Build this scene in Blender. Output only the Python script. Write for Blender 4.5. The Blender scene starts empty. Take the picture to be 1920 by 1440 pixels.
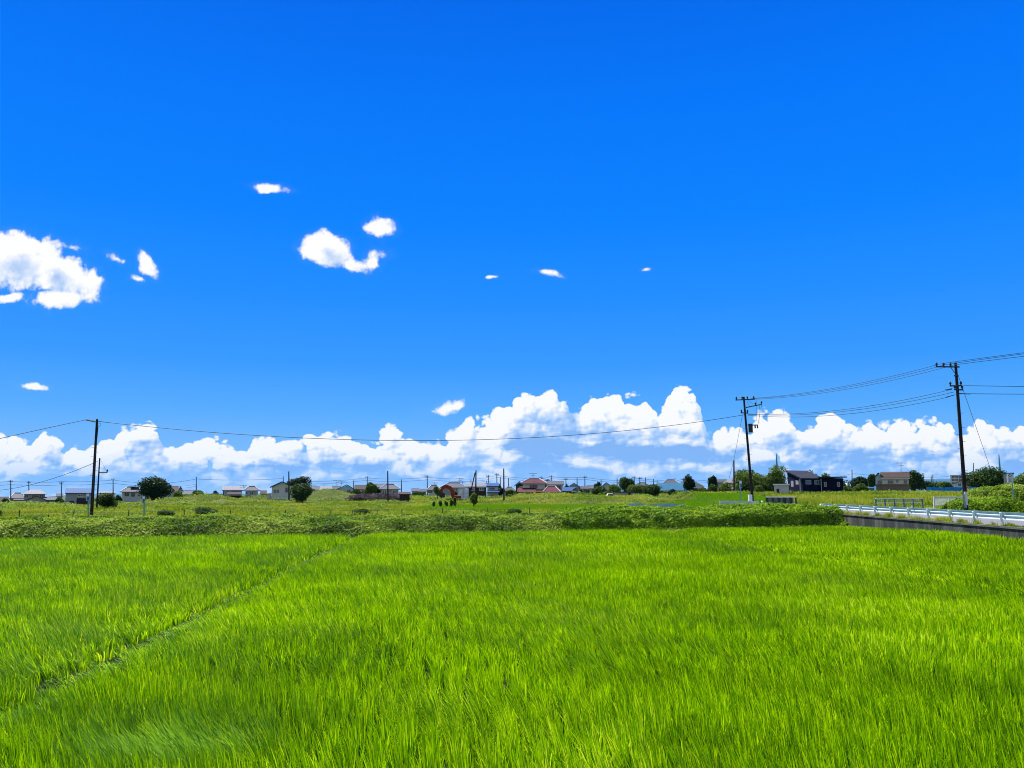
import bpy, math, random
import numpy as np
from mathutils import Vector, Matrix
sc = bpy.context.scene
COL = sc.collection
rad = math.radians
FPX = 1493.0                      # focal length in pixels of the 1920 px wide photograph
HOR = 920.0                       # row of the horizon in it
PITCH = math.atan((HOR-720)/FPX)
CAMZ = 3.25
# ------------------------------------------------------------------ camera
cd = bpy.data.cameras.new('camera'); cam = bpy.data.objects.new('camera', cd); COL.objects.link(cam)
cam.location = (0, 0, CAMZ); cam.rotation_euler = (rad(90)+PITCH, 0, 0)
cd.sensor_width = 36; cd.lens = 36*FPX/1920; cd.clip_start = 0.1; cd.clip_end = 60000
sc.camera = cam
# ------------------------------------------------------------------ sun
SUN_EL, SUN_AZ = 60.0, -32.0
sd = Vector((math.sin(rad(SUN_AZ))*math.cos(rad(SUN_EL)), math.cos(rad(SUN_AZ))*math.cos(rad(SUN_EL)), math.sin(rad(SUN_EL))))
ld = bpy.data.lights.new('sun', 'SUN'); ld.energy = 5.0; ld.angle = rad(0.53); ld.color = (1, .965, .90)
lo = bpy.data.objects.new('sun', ld); COL.objects.link(lo); lo.rotation_euler = sd.to_track_quat('Z', 'Y').to_euler(); lo.location = sd*100
sc.view_settings.view_transform = 'Standard'; sc.view_settings.look = 'None'
sc.view_settings.exposure = 0.85; sc.cycles.filter_width = 1.0; sc.view_settings.gamma = 1; sc.view_settings.use_curve_mapping = False

def lin(c):
    return tuple((x/255/12.92 if x/255 < .04045 else ((x/255+.055)/1.055)**2.4) for x in c)
def uv(px, py):                   # direction of a photo pixel as (x/y, z/y)
    a = (px-960)/FPX; b = (720-py)/FPX; cp, sp = math.cos(PITCH), math.sin(PITCH)
    d = cp-b*sp
    return a/d, (sp+b*cp)/d
def at(px, py, Y):
    u, v = uv(px, py); return Vector((u*Y, Y, CAMZ+v*Y))

# ------------------------------------------------------------------ world: sky and clouds
class NT:
    """tiny helper for node trees"""
    flat = False
    def __init__(s, tree): s.t = tree; s.n = tree.nodes; s.l = tree.links
    def put(s, sock, v):
        if v is None: return
        if hasattr(v, 'is_linked') or isinstance(v, bpy.types.NodeSocket): s.l.new(v, sock)
        else: sock.default_value = v
    def m(s, op, a, b=None, c=None, clamp=False):
        n = s.n.new('ShaderNodeMath'); n.operation = op; n.use_clamp = clamp
        for i, v in enumerate((a, b, c)): s.put(n.inputs[i], v)
        return n.outputs[0]
    def vm(s, op, a, b=None, sc_=None):
        n = s.n.new('ShaderNodeVectorMath'); n.operation = op
        s.put(n.inputs[0], a); s.put(n.inputs[1], b)
        if sc_ is not None: s.put(n.inputs['Scale'], sc_)
        return n.outputs['Value'] if op in ('LENGTH', 'DOT_PRODUCT') else n.outputs[0]
    def comb(s, x, y, z=0.0):
        n = s.n.new('ShaderNodeCombineXYZ')
        for i, v in enumerate((x, y, z)): s.put(n.inputs[i], v)
        return n.outputs[0]
    def sep(s, v):
        n = s.n.new('ShaderNodeSeparateXYZ'); s.put(n.inputs[0], v); return n.outputs
    def noise(s, v, scale, detail=4, rough=.5, dist=0, col=False):
        n = s.n.new('ShaderNodeTexNoise'); n.noise_dimensions = '2D' if s.flat else '3D'; s.put(n.inputs['Vector'], v)
        n.inputs['Scale'].default_value = scale; n.inputs['Detail'].default_value = detail
        n.inputs['Roughness'].default_value = rough; n.inputs['Distortion'].default_value = dist
        return n.outputs['Color'] if col else n.outputs['Fac']
    def voro(s, v, scale, detail=3, rough=.5):
        n = s.n.new('ShaderNodeTexVoronoi'); n.feature = 'F1'; n.voronoi_dimensions = '2D'; s.put(n.inputs['Vector'], v)
        n.inputs['Scale'].default_value = scale; n.inputs['Detail'].default_value = detail
        n.inputs['Roughness'].default_value = rough
        return n.outputs['Distance']
    def mix(s, f, a, b):
        n = s.n.new('ShaderNodeMix'); n.data_type = 'RGBA'
        s.put(n.inputs[0], f)
        for i, v in ((6, a), (7, b)):
            if isinstance(v, tuple) and len(v) == 3: v = (*v, 1)
            s.put(n.inputs[i], v)
        return n.outputs[2]
    def ramp(s, f, stops, interp='LINEAR'):
        n = s.n.new('ShaderNodeValToRGB'); n.color_ramp.interpolation = interp
        e = n.color_ramp.elements
        while len(e) < len(stops): e.new(.5)
        for i, (p, c) in enumerate(stops):
            e[i].position = p; e[i].color = (*c, 1) if isinstance(c, tuple) else (c, c, c, 1)
        s.put(n.inputs[0], f); return n.outputs[0]
    def smooth(s, x, lo, hi, tlo=0.0, thi=1.0):
        n = s.n.new('ShaderNodeMapRange'); n.interpolation_type = 'SMOOTHSTEP'
        s.put(n.inputs[0], x); n.inputs[1].default_value = lo; n.inputs[2].default_value = hi
        n.inputs[3].default_value = tlo; n.inputs[4].default_value = thi; return n.outputs[0]
    def curve(s, x, pts):          # pts (x,y) in 0..1
        n = s.n.new('ShaderNodeFloatCurve'); c = n.mapping.curves[0]
        n.mapping.extend = 'HORIZONTAL'
        for i, (a, b) in enumerate(pts):
            if i < 2 and i < len(c.points): c.points[i].location = (a, b)
            else: c.points.new(a, b)
        n.mapping.update(); s.put(n.inputs['Value'], x); return n.outputs[0]

world = bpy.data.worlds.new('World'); sc.world = world; world.use_nodes = True
W = NT(world.node_tree); W.n.clear(); W.flat = True
out = W.n.new('ShaderNodeOutputWorld'); bg = W.n.new('ShaderNodeBackground'); W.l.new(bg.outputs[0], out.inputs[0])
bg.inputs[1].default_value = 0.0556
tc = W.n.new('ShaderNodeTexCoord'); dx, dy, dz = W.sep(tc.outputs['Generated'])
ys = W.m('MAXIMUM', dy, .05)
U = W.m('DIVIDE', dx, ys); V = W.m('DIVIDE', dz, ys)
el = W.m('ARCSINE', dz)
sky = W.n.new('ShaderNodeTexSky'); sky.sky_type = 'NISHITA'; sky.sun_disc = False
sky.sun_elevation = rad(SUN_EL); sky.sun_rotation = rad(SUN_AZ)
def elpx(y): return math.atan(uv(960, y)[1])
def rs(y, c): return (max(0, elpx(y))/1.5708, tuple(v*10 for v in lin(c)))
tint = W.ramp(W.m('DIVIDE', el, 1.5708, clamp=True), [
    rs(922, (176, 210, 248)), rs(860, (132, 190, 254)), rs(780, (90, 173, 255)), rs(690, (56, 154, 255)),
    rs(560, (30, 141, 255)), rs(420, (5, 130, 255)), rs(200, (0, 118, 250)), rs(0, (0, 105, 237)), (1.0, tuple(v*10 for v in lin((0, 96, 220))))])
skyc = W.mix(.994, sky.outputs[0], tint)
P = W.comb(U, V, 0.0)

# ---- density functions, wrapped in groups so that they can be sampled beside themselves for the relief of light
def group(name, fn):
    g = bpy.data.node_groups.new(name, 'ShaderNodeTree')
    g.interface.new_socket('P', in_out='INPUT', socket_type='NodeSocketVector')
    g.interface.new_socket('D', in_out='OUTPUT', socket_type='NodeSocketFloat'); g.interface.new_socket('T', in_out='OUTPUT', socket_type='NodeSocketFloat')
    t = NT(g); t.flat = True; i = g.nodes.new('NodeGroupInput'); o = g.nodes.new('NodeGroupOutput')
    r = fn(t, i.outputs[0]); r = r if isinstance(r, tuple) else (r, r)
    g.links.new(r[0], o.inputs[0]); g.links.new(r[1], o.inputs[1]); return g
def call(g, p, k=0):
    n = W.n.new('ShaderNodeGroup'); n.node_tree = g; W.l.new(p, n.inputs[0]); return n.outputs[0] if not k else (n.outputs[0], n.outputs[1])
# heights of the cloud bank's top along the horizon, read off the photograph: (px, py)
TOP = [(-500, 830), (-200, 815), (0, 812), (60, 828), (78, 812), (100, 822), (130, 830), (160, 836), (195, 818), (225, 806), (262, 796), (290, 800), (305, 826), (350, 830), (400, 824), (432, 842),
       (448, 846), (475, 822), (520, 828), (545, 826), (600, 812), (660, 812), (690, 826), (725, 800), (742, 798), (760, 818), (800, 820), (845, 818), (868, 786), (885, 774), (925, 770), (960, 752),
       (990, 742), (1040, 729), (1062, 738), (1074, 764), (1100, 752), (1130, 738), (1170, 744), (1205, 736), (1222, 745), (1230, 782), (1245, 752), (1255, 730), (1285, 728), (1312, 748), (1318, 790),
       (1328, 815), (1355, 792), (1400, 790), (1425, 772), (1455, 768), (1475, 776), (1500, 790), (1530, 788), (1550, 776), (1575, 778), (1590, 794), (1630, 784), (1660, 796), (1700, 790),
       (1780, 792), (1815, 800), (1830, 788), (1860, 794), (1890, 790), (1930, 794), (2100, 780), (2400, 800)]
UL, UH, VH = -1.0, 1.0, .16
def bank(t, p):
    u, v, _ = t.sep(p)
    wv = t.noise(p, 30, 3, .55, col=True)
    pw = t.vm('ADD', p, t.vm('MULTIPLY', t.vm('SUBTRACT', wv, (.5, .5, .5)), (.012, .012, 0)))
    top = t.m('MULTIPLY', t.curve(t.m('DIVIDE', t.m('SUBTRACT', u, UL), UH-UL), [((uv(a, b)[0]-UL)/(UH-UL), uv(a, b)[1]/VH) for a, b in TOP]), VH)
    st = t.vm('MULTIPLY', pw, (1, 1.25, 1))
    def bump(sc_, det): 
        q = t.voro(st, sc_, det, .5); return t.m('SUBTRACT', .22, t.m('MULTIPLY', q, q))
    fb = t.m('SUBTRACT', t.noise(st, 42, 5, .55), .5)
    d = t.m('MULTIPLY', t.m('SUBTRACT', top, v), 44)
    d = t.m('MINIMUM', d, 1.0)
    d = t.m('ADD', d, t.m('MULTIPLY', bump(27, 0), 1.15)); d = t.m('ADD', d, t.m('MULTIPLY', bump(66, 0), .70)); d = t.m('ADD', d, t.m('MULTIPLY', bump(140, 0), .26)); d = t.m('ADD', d, t.m('MULTIPLY', fb, .5))
    return d, t.m('DIVIDE', t.m('SUBTRACT', top, v), top)
GB = group('bank_density', bank)
# isolated clouds: (px, py, half width, half height, tilt degrees clockwise, strength)
ISO = [(20, 485, 135, 62, 8, 2.4), (110, 515, 98, 50, 28, 2.2), (-60, 500, 150, 70, 0, 2.4), (118, 558, 82, 24, 0, 1.7), (10, 556, 52, 16, -8, 1.3), (178, 530, 32, 28, 55, 1.3),
       (142, 468, 40, 11, 18, .75), (222, 484, 30, 11, 30, .8), (275, 497, 42, 20, 48, 1.5), (263, 522, 20, 11, 20, 1.0),
       (612, 472, 60, 36, 20, 2.4), (650, 497, 52, 17, 12, 1.1), (692, 490, 34, 22, -20, .95), (707, 429, 38, 25, 5, 1.7),
       (503, 350, 52, 13, 8, 1.4), (1022, 514, 34, 10, 14, 1.0), (928, 518, 17, 5, 0, .85), (1206, 506, 14, 6, 0, .85), (57, 725, 32, 9, 0, 1.2), (840, 768, 54, 16, -12, 1.2),
       (812, 774, 30, 8, 0, .8)]
def iso(t, p):
    wv = t.noise(p, 9, 4, .6, col=True)
    pw = t.vm('ADD', p, t.vm('MULTIPLY', t.vm('SUBTRACT', wv, (.5, .5, .5)), (.030, .024, 0)))
    acc = None
    for (x, y, a, b, tilt, k) in ISO:
        cu, cv = uv(x, y); ux, _ = uv(x+a, y); _, vy = uv(x, y-b)
        ra, rb = abs(ux-cu), abs(vy-cv); th = rad(-tilt)
        mp = t.n.new('ShaderNodeMapping'); mp.vector_type = 'TEXTURE'; t.put(mp.inputs['Vector'], pw)
        mp.inputs['Location'].default_value = (cu, cv, 0); mp.inputs['Rotation'].default_value = (0, 0, th); mp.inputs['Scale'].default_value = (ra, rb, 1)
        e = t.m('MULTIPLY', t.m('SUBTRACT', 1.0, t.vm('LENGTH', mp.outputs[0])), k)
        acc = e if acc is None else t.m('MAXIMUM', acc, e)
    small = t.m('SUBTRACT', .42, t.voro(pw, 40, 2.5, .5))
    fb = t.m('SUBTRACT', t.noise(p, 34, 8, .66), .5)
    d = t.m('ADD', acc, t.m('MULTIPLY', small, .5))
    return t.m('ADD', d, t.m('MULTIPLY', fb, 1.5))
GI = group('cloud_density', iso)
off = lambda a, b: W.vm('ADD', P, (a, b, 0))
(b0, T0), b1, b2 = call(GB, P, 1), call(GB, off(-.0030, .0026)), call(GB, off(-.011, .011))
i0, i1, i2 = call(GI, P), call(GI, off(-.004, .004)), call(GI, off(-.012, .014))
# bank: opaque towers on top, broken paler layers and blue gaps lower down
low = W.smooth(V, uv(960, 915)[1], uv(960, 835)[1])                          # 0 at the horizon, 1 among the tops
layers = W.noise(W.vm('MULTIPLY', P, (1, 3.6, 1)), 15, 6, .52, .3)
ba = W.smooth(b0, .04, .24)
broad = W.noise(W.vm('MULTIPLY', P, (1, 2.0, 1)), 9, 3, .5)
lay = W.smooth(W.m('ADD', W.m('ADD', W.m('MULTIPLY', layers, .75), W.m('MULTIPLY', broad, .25)), W.m('MULTIPLY', low, .30)), .42, .62)
solid = W.smooth(W.m('ADD', T0, W.m('MULTIPLY', W.m('SUBTRACT', layers, .5), .9)), .40, .78, 1.0, 0.0)
ba = W.m('MULTIPLY', ba, W.m('MAXIMUM', solid, W.m('MULTIPLY', lay, W.m('ADD', .60, W.m('MULTIPLY', low, .36)))))
bl = W.m('ADD', W.smooth(T0, .08, .75, .80, .20), W.m('ADD', W.m('MULTIPLY', W.m('SUBTRACT', b0, b1), .60), W.m('MULTIPLY', W.m('SUBTRACT', b0, b2), .55)))
bl = W.m('ADD', bl, W.m('MULTIPLY', W.m('SUBTRACT', .9, b0), .25))         # thin edges glow with the sun behind
bl = W.m('ADD', bl, W.m('MULTIPLY', W.m('MULTIPLY', W.m('SUBTRACT', layers, .46), 3.2), W.smooth(T0, .2, .6)))
for (ex, ey, ea, eb, ek) in ((1190, 850, 140, 15, .60), (1015, 836, 75, 11, .55), (1335, 850, 40, 30, .4), (1085, 762, 22, 30, .45), (300, 832, 50, 9, .4), (700, 838, 45, 8, .35)):   # shaded flat bases of the nearer towers
    (cu, cv), (ux, _), (_, vy) = uv(ex, ey), uv(ex+ea, ey), uv(ex, ey-eb)
    q = W.vm('LENGTH', W.vm('MULTIPLY', W.vm('SUBTRACT', W.vm('ADD', P, W.vm('MULTIPLY', W.vm('SUBTRACT', W.noise(P, 22, 3, .5, col=True), (.5, .5, .5)), (.03, .012, 0))), (cu, cv, 0)), (1/abs(ux-cu), 1/abs(vy-cv), 0)))
    bl = W.m('SUBTRACT', bl, W.smooth(q, .55, 1.35, ek, 0.0))
bl = W.m('ADD', bl, W.m('MULTIPLY', W.m('SUBTRACT', broad, .5), 1.3), clamp=True)
bcol = W.ramp(bl, [(0, tuple(10*v for v in lin((138, 184, 243)))), (.30, tuple(10*v for v in lin((172, 206, 250)))), (.62, tuple(10*v for v in lin((216, 231, 253)))), (.90, (10.2, 10.2, 10.3))])
c1 = W.mix(ba, skyc, bcol)
ia = W.m('MAXIMUM', W.smooth(i0, .05, .62), W.m('MULTIPLY', W.smooth(i0, -.5, .6), .03))
il = W.m('ADD', 1.10, W.m('ADD', W.m('MULTIPLY', W.m('SUBTRACT', i0, i1), .55), W.m('MULTIPLY', W.m('SUBTRACT', i0, i2), .40)))
il = W.m('SUBTRACT', il, W.m('MULTIPLY', W.smooth(i0, 1.05, 2.4), 1.0), clamp=True)
icol = W.ramp(il, [(0, tuple(10*v for v in lin((140, 180, 236)))), (.5, tuple(10*v for v in lin((200, 220, 250)))), (1, (10.2, 10.2, 10.3))])
c2 = W.mix(ia, c1, icol)
front = W.smooth(dy, .06, .2)
behind = W.mix(W.smooth(W.noise(W.vm('MULTIPLY', tc.outputs['Generated'], (1, 1, 2)), 2.2, 4, .6), .38, .62), W.mix(.5, skyc, sky.outputs[0]), (7, 7.1, 7.4))   # unseen broken cloud added behind the viewer as fill for camera-facing sides
c3 = W.mix(front, W.mix(W.smooth(dy, -.35, .05), behind, skyc), c2)
grd = W.smooth(dz, -.09, -.06)
W.l.new(W.mix(grd, (.35, .6, .2), c3), bg.inputs[0])
world.cycles.sampling_method = 'MANUAL'; world.cycles.sample_map_resolution = 512

# ------------------------------------------------------------------ helpers
def tag(o, label=None, cat=None, group=None, kind=None):
    if label: o['label'] = label
    if cat: o['category'] = cat
    if group: o['group'] = group
    if kind: o['kind'] = kind
    return o
def empty(name, loc, label, cat, group=None):
    o = bpy.data.objects.new(name, None); COL.objects.link(o); o.location = loc; o.empty_display_size = .5
    return tag(o, label, cat, group)
def raw_mesh(name, verts, quads, mat, parent=None, attrs=None, smooth=False, tris=None):
    me = bpy.data.meshes.new(name); V_ = np.asarray(verts, dtype=np.float32)
    if parent is not None: V_ = V_-np.array(parent.location, dtype=np.float32)
    F = np.asarray(quads, dtype=np.int32); k = F.shape[1]; n = len(F)
    me.vertices.add(len(V_)); me.vertices.foreach_set('co', V_.ravel())
    me.loops.add(n*k); me.loops.foreach_set('vertex_index', F.ravel())
    me.polygons.add(n); me.polygons.foreach_set('loop_start', np.arange(n, dtype=np.int32)*k)
    me.polygons.foreach_set('loop_total', np.full(n, k, dtype=np.int32))
    if smooth: me.polygons.foreach_set('use_smooth', np.ones(n, dtype=bool))
    me.update(calc_edges=True)
    for an, dat in (attrs or {}).items():
        a = me.attributes.new(an, 'FLOAT', 'POINT'); a.data.foreach_set('value', np.asarray(dat, dtype=np.float32))
    me.materials.append(mat)
    o = bpy.data.objects.new(name, me); COL.objects.link(o)
    if parent is not None: o.parent = parent
    return o
class MB:
    def __init__(s): s.v = []; s.f = []
    def add(s, vs, fs):
        b = len(s.v); s.v += [tuple(v) for v in vs]; s.f += [tuple(i+b for i in f) for f in fs]; return s
    def box(s, x0, x1, y0, y1, z0, z1):
        return s.add([(x0, y0, z0), (x1, y0, z0), (x1, y1, z0), (x0, y1, z0), (x0, y0, z1), (x1, y0, z1), (x1, y1, z1), (x0, y1, z1)],
                     [(0, 3, 2, 1), (4, 5, 6, 7), (0, 1, 5, 4), (1, 2, 6, 5), (2, 3, 7, 6), (3, 0, 4, 7)])
    def tube(s, pts, r, n=8, cap=True):
        pts = [Vector(p) for p in pts]
        rs_ = r if isinstance(r, (list, tuple)) else [r]*len(pts)
        b = len(s.v); up = Vector((0, 0, 1))
        for i, p in enumerate(pts):
            d = (pts[min(i+1, len(pts)-1)]-pts[max(i-1, 0)]).normalized()
            q = up if abs(d.z) < .95 else Vector((1, 0, 0))
            a = d.cross(q).normalized(); c = d.cross(a)
            for k in range(n):
                t = 2*math.pi*k/n; s.v.append(tuple(p+(a*math.cos(t)+c*math.sin(t))*rs_[i]))
        for i in range(len(pts)-1):
            for k in range(n):
                s.f.append((b+i*n+k, b+i*n+(k+1) % n, b+(i+1)*n+(k+1) % n, b+(i+1)*n+k))
        if cap:
            s.f.append(tuple(b+k for k in range(n))); s.f.append(tuple(b+(len(pts)-1)*n+k for k in range(n-1, -1, -1)))
        return s
    def extrude(s, prof, axis, a0, a1):      # polygon of (p,q) pushed along an axis: 'y' -> (p, a, q); 'x' -> (a, p, q)
        f = (lambda p, q, a: (p, a, q)) if axis == 'y' else (lambda p, q, a: (a, p, q))
        n = len(prof); vs = [f(p, q, a0) for p, q in prof]+[f(p, q, a1) for p, q in prof]
        fs = [tuple(range(n)), tuple(range(2*n-1, n-1, -1))]+[(i, i+n, (i+1) % n+n, (i+1) % n) for i in range(n)]
        return s.add(vs, fs)
    def rot(s, cx, cy, a):
        c, d = math.cos(a), math.sin(a)
        s.v = [(cx+(x-cx)*c-(y-cy)*d, cy+(x-cx)*d+(y-cy)*c, z) for x, y, z in s.v]; return s
    def build(s, name, mat, parent=None, bevel=0, smooth=False):
        me = bpy.data.meshes.new(name); L = Vector(parent.location) if parent is not None else Vector((0, 0, 0))
        if parent is not None and parent.parent is not None: L = L+Vector(parent.parent.location)
        me.from_pydata([tuple(Vector(v)-L) for v in s.v], [], s.f); me.update()
        import bmesh
        b = bmesh.new(); b.from_mesh(me); bmesh.ops.recalc_face_normals(b, faces=b.faces); b.to_mesh(me); b.free()
        if smooth: me.polygons.foreach_set('use_smooth', np.ones(len(me.polygons), dtype=bool))
        me.materials.append(mat); o = bpy.data.objects.new(name, me); COL.objects.link(o)
        if parent is not None: o.parent = parent
        if bevel:
            m = o.modifiers.new('bevel', 'BEVEL'); m.width = bevel; m.segments = 2
        return o
# ------------------------------------------------------------------ materials
MATS = {}
def mat(name, col, rough=.7, var=.15, scale=3.0, metal=0, spec=.15, stripes=None, bump=0):
    if name in MATS: return MATS[name]
    m = bpy.data.materials.new(name); m.use_nodes = True; t = NT(m.node_tree); b = t.n['Principled BSDF']
    g = t.n.new('ShaderNodeTexCoord').outputs['Object']
    nz = t.noise(g, scale, 5, .6)
    d = tuple(max(0, c*(1-var)) for c in col); e = tuple(min(1, c*(1+var)) for c in col)
    c = t.mix(t.smooth(nz, .3, .7), d, e)
    if stripes:                              # (axis, pitch in m, darkening): ribs, tile courses or boards
        ax, pitch, dark = stripes
        x = t.m('FRACT', t.m('DIVIDE', t.sep(g)[ax], pitch))
        k = t.smooth(t.m('ABSOLUTE', t.m('SUBTRACT', x, .5)), .36, .5)
        c = t.mix(t.m('MULTIPLY', k, dark), c, tuple(v*.35 for v in col))
    t.l.new(c, b.inputs['Base Color']); b.inputs['Roughness'].default_value = rough; b.inputs['Metallic'].default_value = metal
    b.inputs['Specular IOR Level'].default_value = spec
    if bump:
        bn = t.n.new('ShaderNodeBump'); bn.inputs['Strength'].default_value = bump; t.l.new(t.noise(g, scale*6, 4), bn.inputs['Height']); t.l.new(bn.outputs[0], b.inputs['Normal'])
    MATS[name] = m; return m
def leafmat(name, stops, trans=.45, tcol=1.5, rough=.6, spec=.1, zone=None, tipcol=None):
    """leaf: colour runs with the per-leaf attribute 'rnd' and a patchy ground noise; thin, lets the sun through"""
    m = bpy.data.materials.new(name); m.use_nodes = True; t = NT(m.node_tree); b = t.n['Principled BSDF']; o = t.n['Material Output']
    a = t.n.new('ShaderNodeAttribute'); a.attribute_name = 'rnd'
    g = t.n.new('ShaderNodeTexCoord').outputs['Object']
    f = a.outputs['Fac']
    if zone: f = t.m('ADD', t.m('MULTIPLY', f, 1-zone[1]), t.m('MULTIPLY', t.smooth(t.noise(g, zone[0], 4, .6), .3, .7), zone[1]))
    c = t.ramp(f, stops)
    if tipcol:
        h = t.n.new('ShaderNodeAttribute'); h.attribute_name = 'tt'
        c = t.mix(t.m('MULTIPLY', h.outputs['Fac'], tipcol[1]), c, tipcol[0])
    t.l.new(c, b.inputs['Base Color']); b.inputs['Roughness'].default_value = rough; b.inputs['Specular IOR Level'].default_value = spec
    tr = t.n.new('ShaderNodeBsdfTranslucent')
    tcn = t.vm('MULTIPLY', c, tuple(tcol) if hasattr(tcol, '__len__') else (tcol, tcol, tcol)); t.l.new(tcn, tr.inputs[0])
    mx = t.n.new('ShaderNodeMixShader'); mx.inputs[0].default_value = trans
    t.l.new(b.outputs[0], mx.inputs[1]); t.l.new(tr.outputs[0], mx.inputs[2]); t.l.new(mx.outputs[0], o.inputs[0])
    return m
M_WHITE = mat('white_paint', (.74, .76, .76), .45, .05); M_CONC = mat('pale_concrete', (.42, .42, .40), .85, .15, 2)
M_POLE = mat('pole_concrete', (.026, .022, .020), .9, .25, 2, spec=.1); M_STEEL = mat('dark_steel', (.035, .037, .042), .5, .2, 4, .3)
M_GALV = mat('galvanised_steel', (.36, .38, .40), .45, .12, 5, .5); M_WIRE = mat('cable_sheath', (.012, .03, .05), .5, .1)
M_GLASS = mat('window_glass', (.02, .025, .035), .08, .1, 2, 0, .8); M_FRAME = mat('window_frame', (.30, .31, .32), .4, .05)
M_TEAL = mat('teal_post_paint', (.16, .40, .40), .5, .1)
M_BARK = mat('bark', (.075, .055, .04), .9, .35, 6, bump=.4)

# ------------------------------------------------------------------ terrain
def nz2(x, y, s=0, oct=4):                  # smooth value-like noise from summed sines
    x = np.asarray(x, dtype=float); y = np.asarray(y, dtype=float); r = 0; a = 1; tot = 0
    rg = np.random.RandomState(100+s)
    for o in range(oct):
        for k in range(4):
            th = rg.rand()*6.283; ph = rg.rand()*6.283; w = (1.0+.5*rg.rand())*2**o
            r = r+a*np.sin((x*math.cos(th)+y*math.sin(th))*w+ph); tot += a*.7
        a *= .55
    return r/tot
def sst(x, a, b):
    t = np.clip((np.asarray(x, dtype=float)-a)/(b-a), 0, 1); return t*t*(3-2*t)
EDGE = lambda X: 55+.285*X                  # far edge of the paddy
XW = lambda Y: 25.0+(Y-38)*.045             # face of the road's retaining wall
ZR = 1.39                                   # road level
MOUNDS = [(620, 922, 168, 7, 2.2), (560, 934, 150, 5, .5), (385, 927, 160, 6, 1.2), (300, 930, 150, 6, .6), (488, 933, 165, 2.4, .9), (420, 936, 150, 2, .7), (1010, 929, 160, 12, .5)]
def H(X, Y):
    X = np.asarray(X, dtype=float); Y = np.asarray(Y, dtype=float)
    e = Y-EDGE(X)
    z = .75*sst(e, .2, 3.0)
    an = X/np.maximum(Y, 1)
    z = z+(.75*sst(Y, 125, 180)+.28*sst(Y, 180, 210))*sst(an, -.53, -.36)-.65*sst(Y, 100, 190)*(1-sst(an, -.53, -.36))
    z = z+1.05*sst(Y, 126, 146)*sst(X, -4, 8)*(1-.55*sst(Y, 150, 185))
    z = z-2.5*sst(Y, 262, 300)-.0075*np.clip(Y-300, 0, None)
    right = sst(X, 22, 30)
    z = z*(1-right)+right*(.9*sst(X-XW(Y), -1.0, .4)*1.0)+right*(1.0*sst(Y, 78, 105)+.62*sst(Y, 98, 120))
    z = z+.10*nz2(X/9, Y/9, 1)*sst(e, 4, 10)
    for (px, py, yy, r, h) in MOUNDS:
        cx = (px-960)/FPX*yy; z = z+h*np.exp(-(((X-cx)/r)**2+((Y-yy)/(r*.8))**2)*1.3)*sst(Y, 120, 130)
    field = sst(e, .0, .25)*1.0
    return np.where((e < 0.2) & (X < XW(Y)), .38*sst(X, 15, 25)*(1-sst(Y, 44, 62)), z)
def Hs(x, y): return float(H(x, y))
def grid(xs, ys, fz):
    X, Y = np.meshgrid(xs, ys); Z = fz(X, Y); nx, ny = len(xs), len(ys)
    v = np.stack([X.ravel(), Y.ravel(), Z.ravel()], 1)
    i = np.arange(nx-1); j = np.arange(ny-1); I, J = np.meshgrid(i, j); b = (J*nx+I).ravel()
    return v, np.stack([b, b+1, b+nx+1, b+nx], 1)
def groundmat():
    m = bpy.data.materials.new('meadow_soil'); m.use_nodes = True; t = NT(m.node_tree); b = t.n['Principled BSDF']
    g = t.n.new('ShaderNodeTexCoord').outputs['Object']
    c = t.ramp(t.noise(g, .12, 6, .65), [(.3, (.035, .065, .008)), (.5, (.075, .11, .018)), (.6, (.14, .14, .04)), (.72, (.20, .15, .07))])
    c = t.mix(t.m('MULTIPLY', t.noise(g, 4, 5, .7), .5), c, (.02, .03, .006))
    gx, gy, gz_ = t.sep(g)
    wet_and_shade = t.smooth(t.m('SUBTRACT', t.m('ADD', t.m('MULTIPLY', gx, .285), 55.0), gy), -1.8, -.6)  # dark paddy soil, carried on as painted shade under the vine bank's front
    c = t.mix(wet_and_shade, c, (.012, .022, .006))
    t.l.new(c, b.inputs['Base Color']); b.inputs['Roughness'].default_value = .95; b.inputs['Specular IOR Level'].default_value = .1
    bn = t.n.new('ShaderNodeBump'); bn.inputs['Strength'].default_value = .6; bn.inputs['Distance'].default_value = .2
    t.l.new(t.noise(g, 1.5, 6, .7), bn.inputs['Height']); t.l.new(bn.outputs[0], b.inputs['Normal']); return m
xs = np.unique(np.concatenate([np.linspace(-6000, -220, 14), np.arange(-220, 221, 2.0), np.linspace(220, 6000, 14), np.arange(20, 40, .5)]))
ys = np.unique(np.concatenate([np.linspace(-60, 36, 17), np.arange(36, 90, .8), np.arange(90, 270, 2.0), np.array([270, 300, 400, 600, 1000, 2000, 4000, 9000])]))
v, f = grid(xs, ys, H)
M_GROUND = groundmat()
g = raw_mesh('ground', v, f, M_GROUND, smooth=True); tag(g, kind='structure')

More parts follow.
